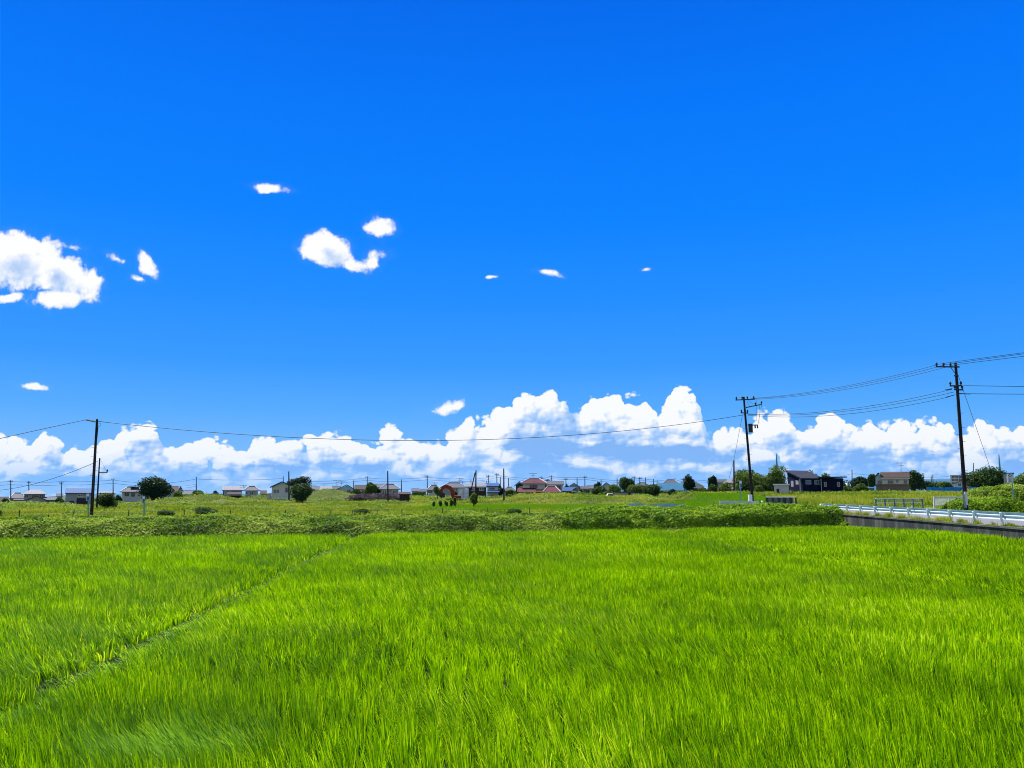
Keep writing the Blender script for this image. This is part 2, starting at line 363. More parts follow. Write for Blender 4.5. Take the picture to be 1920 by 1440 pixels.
# road: sheet with kerb, far beyond the wall
rb = []
yy = np.arange(-30, 150, 3.0)
def ribbon(x0f, x1f, ys_, z): 
    v = []; f = []
    for i, y in enumerate(ys_): v += [(x0f(y), y, z), (x1f(y), y, z)]
    for i in range(len(ys_)-1): f.append((2*i, 2*i+1, 2*i+3, 2*i+2))
    return np.array(v), np.array(f)
M_ROAD = mat('road_asphalt', (.16, .16, .165), .9, .12, .8, bump=.1)
v, f = ribbon(lambda y: XW(y)+.3, lambda y: XW(y)+6.6, np.arange(-30, 112, 3.0), ZR)
tag(raw_mesh('road', v, f, M_ROAD), kind='structure')
v, f = ribbon(lambda y: XW(y)+6.1, lambda y: XW(y)+6.2, np.arange(-30, 112, 3.0), ZR+.004)
tag(raw_mesh('road_marking', v, f, mat('line_paint', (.75, .75, .72), .7, .1)), kind='structure')
kb = MB()
for y in np.arange(-30, 109, 3.0): kb.add([(XW(y)+6.6, y, ZR-.5), (XW(y)+6.78, y, ZR-.5), (XW(y)+6.78, y, ZR+.13), (XW(y)+6.6, y, ZR+.13), (XW(y+3)+6.6, y+3, ZR-.5), (XW(y+3)+6.78, y+3, ZR-.5), (XW(y+3)+6.78, y+3, ZR+.13), (XW(y+3)+6.6, y+3, ZR+.13)], [(0, 3, 7, 4), (3, 2, 6, 7), (2, 1, 5, 6)])
tag(kb.build('kerb', M_CONC), kind='structure')
# retaining wall, face towards the paddy, streaked with damp
def wallmat():
    m = bpy.data.materials.new('stained_concrete'); m.use_nodes = True; t = NT(m.node_tree); b = t.n['Principled BSDF']
    g = t.n.new('ShaderNodeTexCoord').outputs['Object']
    n1 = t.noise(t.vm('MULTIPLY', g, (1, 1, .12)), 1.1, 5, .6); n2 = t.noise(g, 7, 5, .65)
    c = t.ramp(t.m('ADD', t.m('MULTIPLY', n1, .8), t.m('MULTIPLY', n2, .25)), [(.42, (.008, .011, .010)), (.52, (.022, .026, .022)), (.62, (.075, .075, .06)), (.74, (.14, .135, .11))])
    j = t.m('FRACT', t.m('DIVIDE', t.sep(g)[1], 4.0)); c = t.mix(t.smooth(t.m('ABSOLUTE', t.m('SUBTRACT', j, .5)), .485, .495), c, (.01, .01, .01))
    t.l.new(c, b.inputs['Base Color']); b.inputs['Roughness'].default_value = .9; return m
wl = MB()
WY = np.arange(-20, 67, 2.0)
for y in WY[:-1]:
    a, c = XW(y), XW(y+2)
    wl.add([(a, y, -.3), (a+.3, y, -.3), (a+.3, y, ZR+.03), (a, y, ZR+.03), (c, y+2, -.3), (c+.3, y+2, -.3), (c+.3, y+2, ZR+.03), (c, y+2, ZR+.03)],
           [(0, 3, 7, 4), (3, 2, 6, 7), (1, 5, 6, 2)]+([(0, 1, 2, 3)] if y == WY[0] else [])+([(4, 7, 6, 5)] if y == WY[-2] else []))
o = wl.build('retaining_wall', wallmat()); tag(o, 'low stained concrete retaining wall carrying the road above the rice', 'wall')
cp = MB()
for y in WY[:-1]: 
    a, c = XW(y)-.05, XW(y+2)-.05
    cp.add([(a, y, ZR-.04), (a+.40, y, ZR-.04), (a+.40, y, ZR+.06), (a, y, ZR+.06), (c, y+2, ZR-.04), (c+.40, y+2, ZR-.04), (c+.40, y+2, ZR+.06), (c, y+2, ZR+.06)], [(0, 3, 7, 4), (3, 2, 6, 7), (1, 5, 6, 2), (0, 4, 5, 1)])
cp.build('coping', mat('mossy_coping', (.13, .12, .09), .9, .4, 1.5), o)

# ------------------------------------------------------------------ blades of grass, as one real mesh
RG = np.random.RandomState(7)
def blades(name, base, h, w, lx, ly, bend, seg, m, rnd, parent=None, tilt=None):
    """base (n,3); h height; w half width; lean vector (lx,ly) as metres of sideways travel at the tip"""
    n = len(base); th = RG.rand(n)*math.pi*2 if tilt is None else tilt
    sx, sy = np.cos(th), np.sin(th); vs = np.zeros((n, (seg+1)*2, 3), np.float32); tt = np.zeros((n, (seg+1)*2), np.float32)
    for k in range(seg+1):
        t = k/seg; hh = h*(t-bend*.35*t**3); cx = base[:, 0]+lx*t**1.7; cy = base[:, 1]+ly*t**1.7; cz = base[:, 2]+hh
        ww = w*(.65+.35*min(1, t*3))*(1-t**3*.93)
        for q, sg in ((0, -1), (1, 1)):
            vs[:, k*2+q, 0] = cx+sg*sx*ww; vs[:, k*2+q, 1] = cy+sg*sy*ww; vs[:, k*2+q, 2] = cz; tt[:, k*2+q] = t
    b = (np.arange(n)*(seg+1)*2)[:, None]; fs = []
    for k in range(seg): fs.append(np.stack([b[:, 0]+2*k, b[:, 0]+2*k+1, b[:, 0]+2*k+3, b[:, 0]+2*k+2], 1))
    F = np.stack(fs, 1).reshape(-1, 4)
    return vs.reshape(-1, 3), F, tt.ravel(), np.repeat(rnd, (seg+1)*2)
def merge(parts):
    vs, fs, ts, rs_ = [], [], [], []; b = 0
    for v, f, t, r in parts: vs.append(v); fs.append(f+b); ts.append(t); rs_.append(r); b += len(v)
    return np.concatenate(vs), np.concatenate(fs), np.concatenate(ts), np.concatenate(rs_)
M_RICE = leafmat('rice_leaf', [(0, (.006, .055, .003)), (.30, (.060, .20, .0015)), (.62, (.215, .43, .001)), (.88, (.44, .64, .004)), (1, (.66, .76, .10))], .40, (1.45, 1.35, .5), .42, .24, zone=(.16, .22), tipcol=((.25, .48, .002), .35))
RA = rad(-4.7)                                # direction of the planted rows
def canopy_pt(px, py, z=.6):
    u, v = uv(px, py); Y = (z-CAMZ)/v; return np.array((u*Y, Y))
def rowcoord(X, Y): return X*math.cos(RA)-Y*math.sin(RA), X*math.sin(RA)+Y*math.cos(RA)
gL = rowcoord(*canopy_pt(330, 1165, .45))[0]; gR = rowcoord(*canopy_pt(1500, 1036, .45))[0]
gR2 = gR
def rice():
    parts = []
    dr, ds = .30, .17
    for (y0, y1, nb, seg, wk, hs, nsamp) in ((5.0, 13, 32, 4, 1.5, 1.0, 1), (13, 21, 24, 3, 1.75, 1.0, 1), (21, 34, 16, 2, 2.3, 1.0, 1), (34, 76, 8, 2, 3.5, 1.0, 1)):
        rr = np.arange(-52, 44, dr); ss = np.arange(y0-6, y1+6, ds); R, S = np.meshgrid(rr, ss); R = R.ravel(); S = S.ravel()
        R = R+RG.randn(len(R))*.045; S = S+RG.randn(len(S))*.04
        X = R*math.cos(RA)+S*math.sin(RA); Y = -R*math.sin(RA)+S*math.cos(RA)
        k = (Y >= y0) & (Y < y1) & (Y < EDGE(X)+.1) & (X < XW(Y)-.1) & (np.abs(X) < .67*Y+3.0)
        k &= ~((np.abs(R-gL) < .22+.05*nz2(S*1.5, S*0, 40)) & (RG.rand(len(R)) < .45)) & ~((np.abs(R-gR2) < .33) & (RG.rand(len(R)) < .85))
        k &= RG.rand(len(R)) > .012
        X, Y, R, S = X[k], Y[k], R[k], S[k]; n = len(X)
        hn = 1+.07*nz2(X/1.1, Y/2.2, 3)+.05*nz2(X/5, Y/7, 4)
        hn = hn*np.where(np.abs(R-gL) < .30, .60, 1.0)
        # wind and lodging
        wl_ = np.clip(.32+.45*nz2(X/1.8, Y/2.6, 5), -.25, 1.0)
        lx = -.18*wl_-.03+.07*nz2(X/.5, Y/.6, 7); ly = -.05+.09*nz2(X/2, Y/2, 6)+.06*nz2(X/.5, Y/.5, 8)
        cx, cy = canopy_pt(350, 1345); pk = np.exp(-(((X-cx)/1.15)**2+((Y-cy)/1.1)**2)**1.5); pk = pk*np.clip(.65+.6*nz2(X/.45, Y/.45, 60), .1, 1); lx = lx-.42*pk; ly = ly+.16*pk
        cx, cy = canopy_pt(880, 1290); pk2 = np.exp(-(((X-cx)/1.0)**2+((Y-cy)/.9)**2)); lx = lx-.14*pk2
        cx, cy = canopy_pt(1130, 1225); pk3 = np.exp(-(((X-cx)/.7)**2+((Y-cy)/.7)**2)); lx = lx-.16*pk3
        for gp, am in ((gL, .06), (gR2, .04)):
            dl = R-gp; lx = lx+np.where(dl < 0, am, -am*.7)*np.exp(-(dl/.55)**2)
            hn = hn*(1-(.26 if gp == gL else .45)*np.exp(-(dl/(.85 if gp == gL else .95))**2))
        hill = np.repeat(np.arange(n), nb); N = n*nb
        a = RG.rand(N)*6.283; r0 = np.sqrt(RG.rand(N))*(.085 if y1 < 30 else .12)
        out_ = RG.rand(N)**1.3
        bx = X[hill]+np.cos(a)*r0; by = Y[hill]+np.sin(a)*r0
        hgt = .70*hn[hill]*(.74+.29*RG.rand(N)**.8)
        z0 = H(X, Y)[hill]
        if y1 > 20: z0 += .2; hgt = hgt-.2
        L = hgt
        lx2 = lx[hill]*(.6+.8*RG.rand(N))+np.cos(a)*.17*out_; ly2 = ly[hill]*(.6+.8*RG.rand(N))+np.sin(a)*.15*out_
        ln = np.hypot(lx2, ly2); hgt = hgt*np.clip(1-.55*ln**1.6, .55, 1)
        w = (.0042+.0028*RG.rand(N))*wk
        rnd = np.clip(.50+.33*RG.randn(N)+.14*RG.randn(n)[hill]+.16*pk[hill], 0, 1); sp = RG.rand(N) < .022; rnd[sp] = 1
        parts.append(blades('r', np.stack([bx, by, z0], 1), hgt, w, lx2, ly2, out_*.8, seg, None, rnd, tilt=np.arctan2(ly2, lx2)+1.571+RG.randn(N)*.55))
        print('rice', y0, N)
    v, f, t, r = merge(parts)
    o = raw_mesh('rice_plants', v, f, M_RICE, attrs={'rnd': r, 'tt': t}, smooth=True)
    tag(o, 'bright green rice plants filling the paddy in the foreground', 'rice', kind='stuff')
rice()

# ------------------------------------------------------------------ leaf masses
def leafquads(C, Nrm, size, rnd, asp=.62):
    """one folded diamond per leaf, lying roughly across its normal"""
    n = len(C); r = RG.randn(n, 3); Nrm = Nrm/(np.linalg.norm(Nrm, axis=1)[:, None]+1e-9)
    a = np.cross(Nrm, r); a /= np.linalg.norm(a, axis=1)[:, None]+1e-9; b = np.cross(Nrm, a)
    s = size[:, None]; v = np.stack([C-a*s, C-b*s*asp+Nrm*s*.12, C+a*s, C+b*s*asp+Nrm*s*.12], 1)
    return v.reshape(-1, 3), np.arange(n*4).reshape(-1, 4), np.repeat(rnd, 4)
def leafstops(*c): return [(i/(len(c)-1), x) for i, x in enumerate(c)]
M_KUDZU = leafmat('kudzu_leaf', leafstops((.025, .075, .007), (.11, .20, .016), (.25, .35, .030), (.43, .50, .12)), .40, (1.3, 1.3, .6), .65, .10, zone=(.30, .62))
M_HEDGE = leafmat('hedge_leaf', leafstops((.014, .05, .004), (.10, .21, .007), (.24, .37, .012), (.38, .48, .06)), .38, (1.3, 1.3, .5), .65, .10, zone=(.5, .4))
M_MEADOW = leafmat('meadow_grass', leafstops((.06, .13, .010), (.20, .28, .018), (.36, .40, .045), (.50, .42, .14)), .40, (1.25, 1.25, .6), .7, .08, zone=(.10, .65))
M_PADDY = leafmat('far_rice_leaf', leafstops((.10, .25, .004), (.17, .36, .005)), .42, (1.4, 1.3, .5), .6, .12)
M_TREE = {'dark': leafmat('dark_leaf', leafstops((.006, .018, .005), (.016, .045, .010), (.040, .085, .018)), .25, (1.2, 1.3, .5), .6, .12),
          'mid': leafmat('green_leaf', leafstops((.014, .040, .008), (.045, .095, .015), (.10, .16, .025)), .35, (1.3, 1.3, .5), .6, .12),
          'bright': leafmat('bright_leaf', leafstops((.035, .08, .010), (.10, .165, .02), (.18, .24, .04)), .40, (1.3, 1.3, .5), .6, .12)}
def edge_cover():
    # vines on the bank behind the paddy
    n = 235000; X = -78+RG.rand(n)*(XW(64)+78); d = RG.rand(n)**1.35*10.5
    hedge = sst(X, 3.4, 3.9)
    def top(X, d):
        Hk = .68+.24*sst(X, 1, 6)+.40*sst(X, 14, 25); hedge = sst(X, 3.4, 3.9)
        prof = sst(d, -.5, 1.7)*(1-hedge)+hedge*(.35*sst(d, -.6, .3)+.65*sst(d, 1.0, 1.7))
        low = .25*sst(d, 7, 10.5)*(1-hedge)
        return (Hk+.26*nz2(X/2.4, d/1.6, 11, 4)+.16*nz2(X/.6, d/.6, 12, 3)+.14*nz2(X/5.5, d/5, 15, 2)-.42*sst(nz2(X/1.1, d/.8, 14, 3), .25, .6))*prof-low
    Y = EDGE(X)+d-.1
    z0 = H(X, Y); e = .12
    t0 = top(X, d)
    def topx(X2, d2):
        return top(X2, d2)+H(X2, EDGE(X2)+d2-.1)
    gx = (topx(X+e, d)-topx(X-e, d))/(2*e); gd = (topx(X, d+e)-topx(X, d-e))/(2*e)
    Nn = np.stack([-gx, -gd, np.ones(n)], 1)+RG.randn(n, 3)*.55
    steep = np.hypot(gx, gd)
    Z = z0+t0+RG.randn(n)*.03-RG.rand(n)*np.clip(steep, 0, 2.0)*.25*0-RG.exponential(.05, n)
    k = (Z > H(X, Y)+.02) & (X < XW(Y)+.2-.0*Y)
    size = .055+.065*RG.rand(n)
    rnd = np.clip(.42+.26*RG.randn(n)+.16*nz2(X/.8, Y/.8, 13), 0, 1)
    hz = hedge*(d > .9)
    kk = k & (hz < .5); C = np.stack([X, Y, Z], 1)
    v, f, r = leafquads(C[kk], Nn[kk], size[kk], rnd[kk])
    # vertical skirts: extra leaves down the front faces
    tag(raw_mesh('kudzu_vines', v, f, M_KUDZU, attrs={'rnd': r}), 'pale leafy kudzu vines sprawling over the bank behind the rice', 'vines', kind='stuff')
    m = 42000; X2 = 3.6+RG.rand(m)*(24.9-3.6); dd = 1.0+RG.rand(m)*.75; tt = RG.rand(m)
    Z2 = H(X2, EDGE(X2)+dd)+top(X2, dd)*tt; lump = .25*nz2(X2/.7, Z2/.5, 21, 3); Y2 = EDGE(X2)+dd-.1-.12*lump
    C2 = np.stack([X2, Y2, Z2], 1); N2 = np.stack([RG.randn(m)*.6, -1+RG.randn(m)*.4, .55+RG.randn(m)*.5], 1)
    kh = k & (hz >= .5)
    hol = nz2(X2/.9, Z2/.7, 23, 3) < .38; m = int(hol.sum()); C2 = C2[hol]; N2 = N2[hol]; lump = lump[hol]
    v, f, r = leafquads(np.concatenate([C[kh], C2]), np.concatenate([Nn[kh], N2]), np.concatenate([size[kh], .05+.05*RG.rand(m)]), np.concatenate([rnd[kh], np.clip(.35+.25*RG.randn(m)+.3*lump, 0, 1)]), .8)
    tag(raw_mesh('hedge', v, f, M_HEDGE, attrs={'rnd': r}), 'dense clipped looking hedge along the bank, dark on its near face', 'hedge')
edge_cover()
def meadow():
    n = 330000
    Y = 60+(RG.rand(n)**1.15)*165; X = (RG.rand(n)*2-1)*(.68*Y+8)
    e = Y-EDGE(X); fence = Y-(76+.30*X)
    k = (e > 6.5)
    k &= ~((X > XW(Y)-.2) & (X < XW(Y)+7.0) & (Y < 112))
    k &= ~((np.abs(fence) < .9) & (X < 18) & (RG.rand(n) > .25))
    pad = (X > -14+.05*(Y-90)) & (X < 34) & (Y > 92) & (Y < 128) & (Y > 94+.2*X)
    k &= ~pad
    bare = nz2(X/14, Y/9, 33) > .62
    k &= ~(bare & (Y > 110) & (RG.rand(n) > .25))
    X, Y = X[k], Y[k]; n = len(X); z = H(X, Y)
    tall = .30+.22*nz2(X/6, Y/6, 31)+.5*sst(fence[k], 1.0, 4)*(1-sst(Y, 120, 150))*.55
    reed = (X > 30) & (Y > 92) & (Y < 135); tall = np.where(reed, .75+.2*nz2(X/4, Y/4, 32), tall)
    h = np.clip(tall, .14, 1.4)*(.6+.6*RG.rand(n))
    w = (.018+.016*RG.rand(n))*(Y/70)*1.15
    rnd = np.clip(.45+.22*RG.randn(n)+.15*nz2(X/3, Y/3, 34), 0, 1)
    lx, ly = RG.randn(n)*.14*h/.5-.04, RG.randn(n)*.10
    v, f, t, r = blades('m', np.stack([X, Y, z-.03], 1), h, w, lx, ly, .4+RG.rand(n)*.4, 2, None, rnd)
    tag(raw_mesh('meadow_grass', v, f, M_MEADOW, attrs={'rnd': r}), 'rough yellow green grass and weeds between the bank and the houses', 'grass', kind='stuff')
    # the paddy in the middle distance
    n = 70000; Y = 92+RG.rand(n)*36; X = -14+RG.rand(n)*48; k = (X > -14+.05*(Y-90)) & (Y > 94+.2*X)
    X, Y = X[k], Y[k]; n = len(X)
    v, f, t, r = blades('p', np.stack([X, Y, H(X, Y)-.02], 1), .42+.1*RG.rand(n), np.full(n, .03), RG.randn(n)*.08, RG.randn(n)*.08, np.full(n, .3), 2, None, RG.rand(n))
    tag(raw_mesh('far_rice_patch', v, f, M_PADDY, attrs={'rnd': r}), 'small flat plot of rice beyond the wire fence', 'rice', kind='stuff')
    # leafy weeds scattered through the grass, and clumps on the mounds
    n = 60000; cx = (RG.rand(900)*2-1); cyy = 66+RG.rand(900)**1.2*135; cx = cx*(.66*cyy); i = RG.randint(0, 900, n)
    rr = (.35+.8*RG.rand(900))*(cyy/100)
    a = RG.rand(n)*6.283; q = np.sqrt(RG.rand(n)); X = cx[i]+np.cos(a)*q*rr[i]*1.6; Y = cyy[i]+np.sin(a)*q*rr[i]
    k = (Y-EDGE(X) > 8) & ~((X > XW(Y)-.4) & (X < XW(Y)+7.2) & (Y < 112)) & ~((X > -14) & (X < 34) & (Y > 90) & (Y < 130)); X, Y, i, q = X[k], Y[k], i[k], q[k]; n = len(X)
    Z = H(X, Y)+(.25+.55*(1-q**2)*(.5+RG.rand(n)*.5))*np.clip(rr[i], .3, 1)
    base = RG.rand(900)[i]
    v, f, r = leafquads(np.stack([X, Y, Z], 1), np.stack([RG.randn(n)*.5, -.4+RG.randn(n)*.5, .9+0*X], 1), .07+.07*RG.rand(n)*(Y/90), np.clip(base*.55+.2*RG.rand(n), 0, 1))
    tag(raw_mesh('leafy_weeds', v, f, M_KUDZU, attrs={'rnd': r}), 'scattered clumps of broad leaved weeds in the rough grass', 'weeds', kind='stuff')
meadow()
# kudzu beyond the road on the right
def heap(name, label, x0, x1, y0, y1, Y, m, n, cat='shrub', dens=.10, rough=.3, deep=2.5, group=None):
    """a low mound of leaves seen between two photo columns and rows"""
    a = at(x0, y1, Y); b = at(x1, y0, Y); cx = (a.x+b.x)/2; rx = (b.x-a.x)/2; zb = min(a.z, Hs(cx, Y)); zt = b.z
    d = RG.randn(n, 3); d /= np.linalg.norm(d, axis=1)[:, None]; d[:, 2] = np.abs(d[:, 2])
    sup = np.sign(d)*np.abs(d)**.75; sup[:, 2] = np.abs(d[:, 2])**.7
    lump = 1+rough*1.7*nz2(d[:, 0]*4+x0, d[:, 2]*3+d[:, 1], int(x0) % 50, 4)
    C = np.stack([cx+sup[:, 0]*rx*(1+(lump-1)*.3), Y+deep+sup[:, 1]*deep, zb+sup[:, 2]*(zt-zb)*np.minimum(lump, 1.04)], 1)
    C += RG.randn(n, 3)*.10
    v, f, r = leafquads(C, d+RG.randn(n, 3)*.5, dens*(.6+.8*RG.rand(n)), np.clip(.45+.25*RG.randn(n)+.9*(lump-1), 0, 1), .75)
    o = raw_mesh(name, v, f, m, attrs={'rnd': r}); return tag(o, label, cat, group)
# ------------------------------------------------------------------ trees
def tree(label, x0, x1, ytop, ybase, Y, kind='mid', name='tree', leaves=5200, leaf=.20, lobes=13, conical=False, group=None, trunkfrac=.18, seed=None):
    rg = np.random.RandomState(int(x0*7+ytop) if seed is None else seed)
    A = at(x0, ybase, Y); B = at(x1, ytop, Y); cx = (A.x+B.x)/2; rx = (B.x-A.x)/2; zt = B.z; zb = min(A.z, Hs(cx, Y)+.2); h = zt-zb
    gz = Hs(cx, Y)-.1; root = empty(name, (cx, Y, gz), label, 'tree', group)
    c0 = zb+h*trunkfrac; C = []; Nn = []; per = leaves//lobes; ry = rx*.85; L = []
    for i in range(lobes):
        if conical:
            t = (i+.5)/lobes; r = (1-t)**.7*.8+.08; a = rg.rand()*6.283; p = np.array([math.cos(a)*r*.45*rx, math.sin(a)*r*.45*ry, c0-zb+(zt-zb-c0+zb)*t]); lr = np.array([rx*r*.95+.15, ry*r*.95+.15, h*.14+.2])
        else:
            d = rg.randn(3); d /= np.linalg.norm(d); q = .62*rg.rand()**.4
            s = .38+.18*rg.rand()
            p = np.array([d[0]*q*rx*1.02, d[1]*q*ry, (c0-zb)+(h-(c0-zb))*(.5+.5*d[2]*q)]); lr = np.array([rx*s, ry*s, h*s*.52])
            p[2] = min(p[2], h-lr[2]*.92)
        L.append((p, lr))
        n = per; dd = rg.randn(n, 3); dd /= np.linalg.norm(dd, axis=1)[:, None]
        ph = rg.rand(3)*6
        rr = (.80+.25*rg.rand(n)**.7)*(1+.16*np.sin(dd[:, 0]*5+ph[0])*np.cos(dd[:, 2]*6+ph[1])+.10*np.sin(dd[:, 1]*11+ph[2]))
        inner = rg.rand(n) < .18; rr[inner] *= rg.rand(inner.sum())
        C.append(p+dd*rr[:, None]*lr); Nn.append(dd+rg.randn(n, 3)*.6+np.array([0, 0, .3]))
    C = np.concatenate(C)+np.array([cx, Y, zb]); Nn = np.concatenate(Nn); n = len(C)
    size = leaf*(.6+.8*rg.rand(n)); rnd = np.clip(.42+.22*rg.randn(n)+.10*np.repeat(rg.randn(lobes), per)[:n], 0, 1)
    v, f, r = leafquads(C, Nn, size, rnd, .7)
    raw_mesh('crown', v, f, M_TREE[kind], parent=root, attrs={'rnd': r})
    tr = MB(); tw = max(.10, h*.03)
    tr.tube([(cx, Y, gz), (cx+.05, Y, gz+(c0-gz)*.5), (cx, Y+.05, c0+(h*.25))], [tw*1.3, tw, tw*.6], 8)
    for p, lr in L[:6]:
        tr.tube([(cx, Y, c0-.1*h), (cx+p[0]*.5, Y+p[1]*.5, (c0+zb+p[2])/2+.05*h), (cx+p[0]*.9, Y+p[1]*.9, zb+p[2])], [tw*.6, tw*.35, tw*.15], 5)
    tr.build('trunk', M_BARK, root); return root
def bamboo(label, x0, x1, ytop, ybase, Y, n=22):
    """a stand of feathery bamboo plumes"""
    A = at(x0, ybase, Y); B = at(x1, ytop, Y); rg = np.random.RandomState(5); C = []; N_ = []; R_ = []; cb = MB()
    root = empty('bamboo_grove', ((A.x+B.x)/2, Y, Hs(A.x, Y)), label, 'bamboo')
    for i in range(n):
        t = (i+.5)/n; x = A.x+(B.x-A.x)*t+rg.randn()*.2; y = Y+rg.rand()*4; hh = (B.z-A.z)*(.60+.28*rg.rand()+(.12 if t > .75 else 0)+.06*math.sin(t*9)); lean = rg.randn()*.5
        m = 620; s = rg.rand(m)**.8; rad_ = (.28+1.0*np.sin(np.clip(s, 0, 1)*3.0)**.8)*(.9+.3*np.sin(s*16+i)); a = rg.rand(m)*6.283; q = np.sqrt(rg.rand(m))
        C.append(np.stack([x+lean*s**2+np.cos(a)*q*rad_, y+np.sin(a)*q*rad_, A.z+hh*s*1.02+rg.randn(m)*.1], 1))
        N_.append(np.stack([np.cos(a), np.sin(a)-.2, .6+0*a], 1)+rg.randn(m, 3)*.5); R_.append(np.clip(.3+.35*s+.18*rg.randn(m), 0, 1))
        cb.tube([(x, y, A.z-1), (x+lean*.3, y, A.z+hh*.5), (x+lean, y, A.z+hh)], [.05, .04, .015], 5)
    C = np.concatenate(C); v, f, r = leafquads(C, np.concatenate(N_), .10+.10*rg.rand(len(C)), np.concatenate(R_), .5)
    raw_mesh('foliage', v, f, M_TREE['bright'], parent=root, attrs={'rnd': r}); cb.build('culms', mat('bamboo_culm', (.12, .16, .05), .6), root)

# ------------------------------------------------------------------ buildings
def fr(p): return p                    # alias
R_GREY = mat('grey_roof_tiles', (.075, .078, .09), .7, .15, 1.5, stripes=(0, .45, .5)); R_PALE = mat('pale_metal_roof', (.16, .16, .175), .6, .08, 1, stripes=(0, .6, .35))
R_BLUE = mat('blue_metal_roof', (.022, .07, .18), .5, .08, 1, stripes=(0, .5, .5)); R_TEAL = mat('teal_metal_roof', (.022, .10, .15), .5, .08, 1, stripes=(0, .5, .5))
R_RED = mat('red_roof_tiles', (.075, .008, .014), .7, .12, 2, stripes=(0, .4, .45)); R_BROWN = mat('brown_roof', (.05, .033, .023), .8, .12, 1.5, stripes=(0, .5, .35))
R_DARK = mat('dark_metal_roof', (.016, .018, .026), .6, .1, 1, 0, .2, stripes=(0, .42, .8)); R_SLATE = mat('slate_roof', (.055, .06, .07), .7, .15, 1.5, stripes=(0, .5, .5))
W_CREAM = mat('cream_siding', (.62, .58, .46), .8, .07, 1.2, stripes=(2, .45, .18)); W_WHITE = mat('white_render', (.50, .50, .49), .8, .06, 1.2)
W_GREY = mat('grey_siding', (.34, .35, .36), .8, .08, 1.5, stripes=(2, .4, .2)); W_TEAL = mat('dark_teal_siding', (.05, .10, .12), .7, .1, 1.5, stripes=(2, .4, .3))
W_NAVY = mat('navy_siding', (.0045, .006, .028), .8, .12, 1.5, 0, .1, stripes=(0, .45, .35)); W_DARK = mat('dark_timber', (.045, .035, .03), .8, .2, 2, stripes=(0, .3, .4))
W_PBLUE = mat('pale_blue_siding', (.42, .55, .62), .8, .06, 1.5, stripes=(2, .4, .2)); W_OLIVE = mat('beige_siding', (.55, .53, .40), .8, .06, 1.2, stripes=(2, .45, .15))
W_BROWN = mat('brown_brick_siding', (.20, .145, .11), .85, .12, 2, stripes=(2, .3, .25)); W_TAN = mat('tan_plaster', (.42, .36, .28), .85, .1, 2)
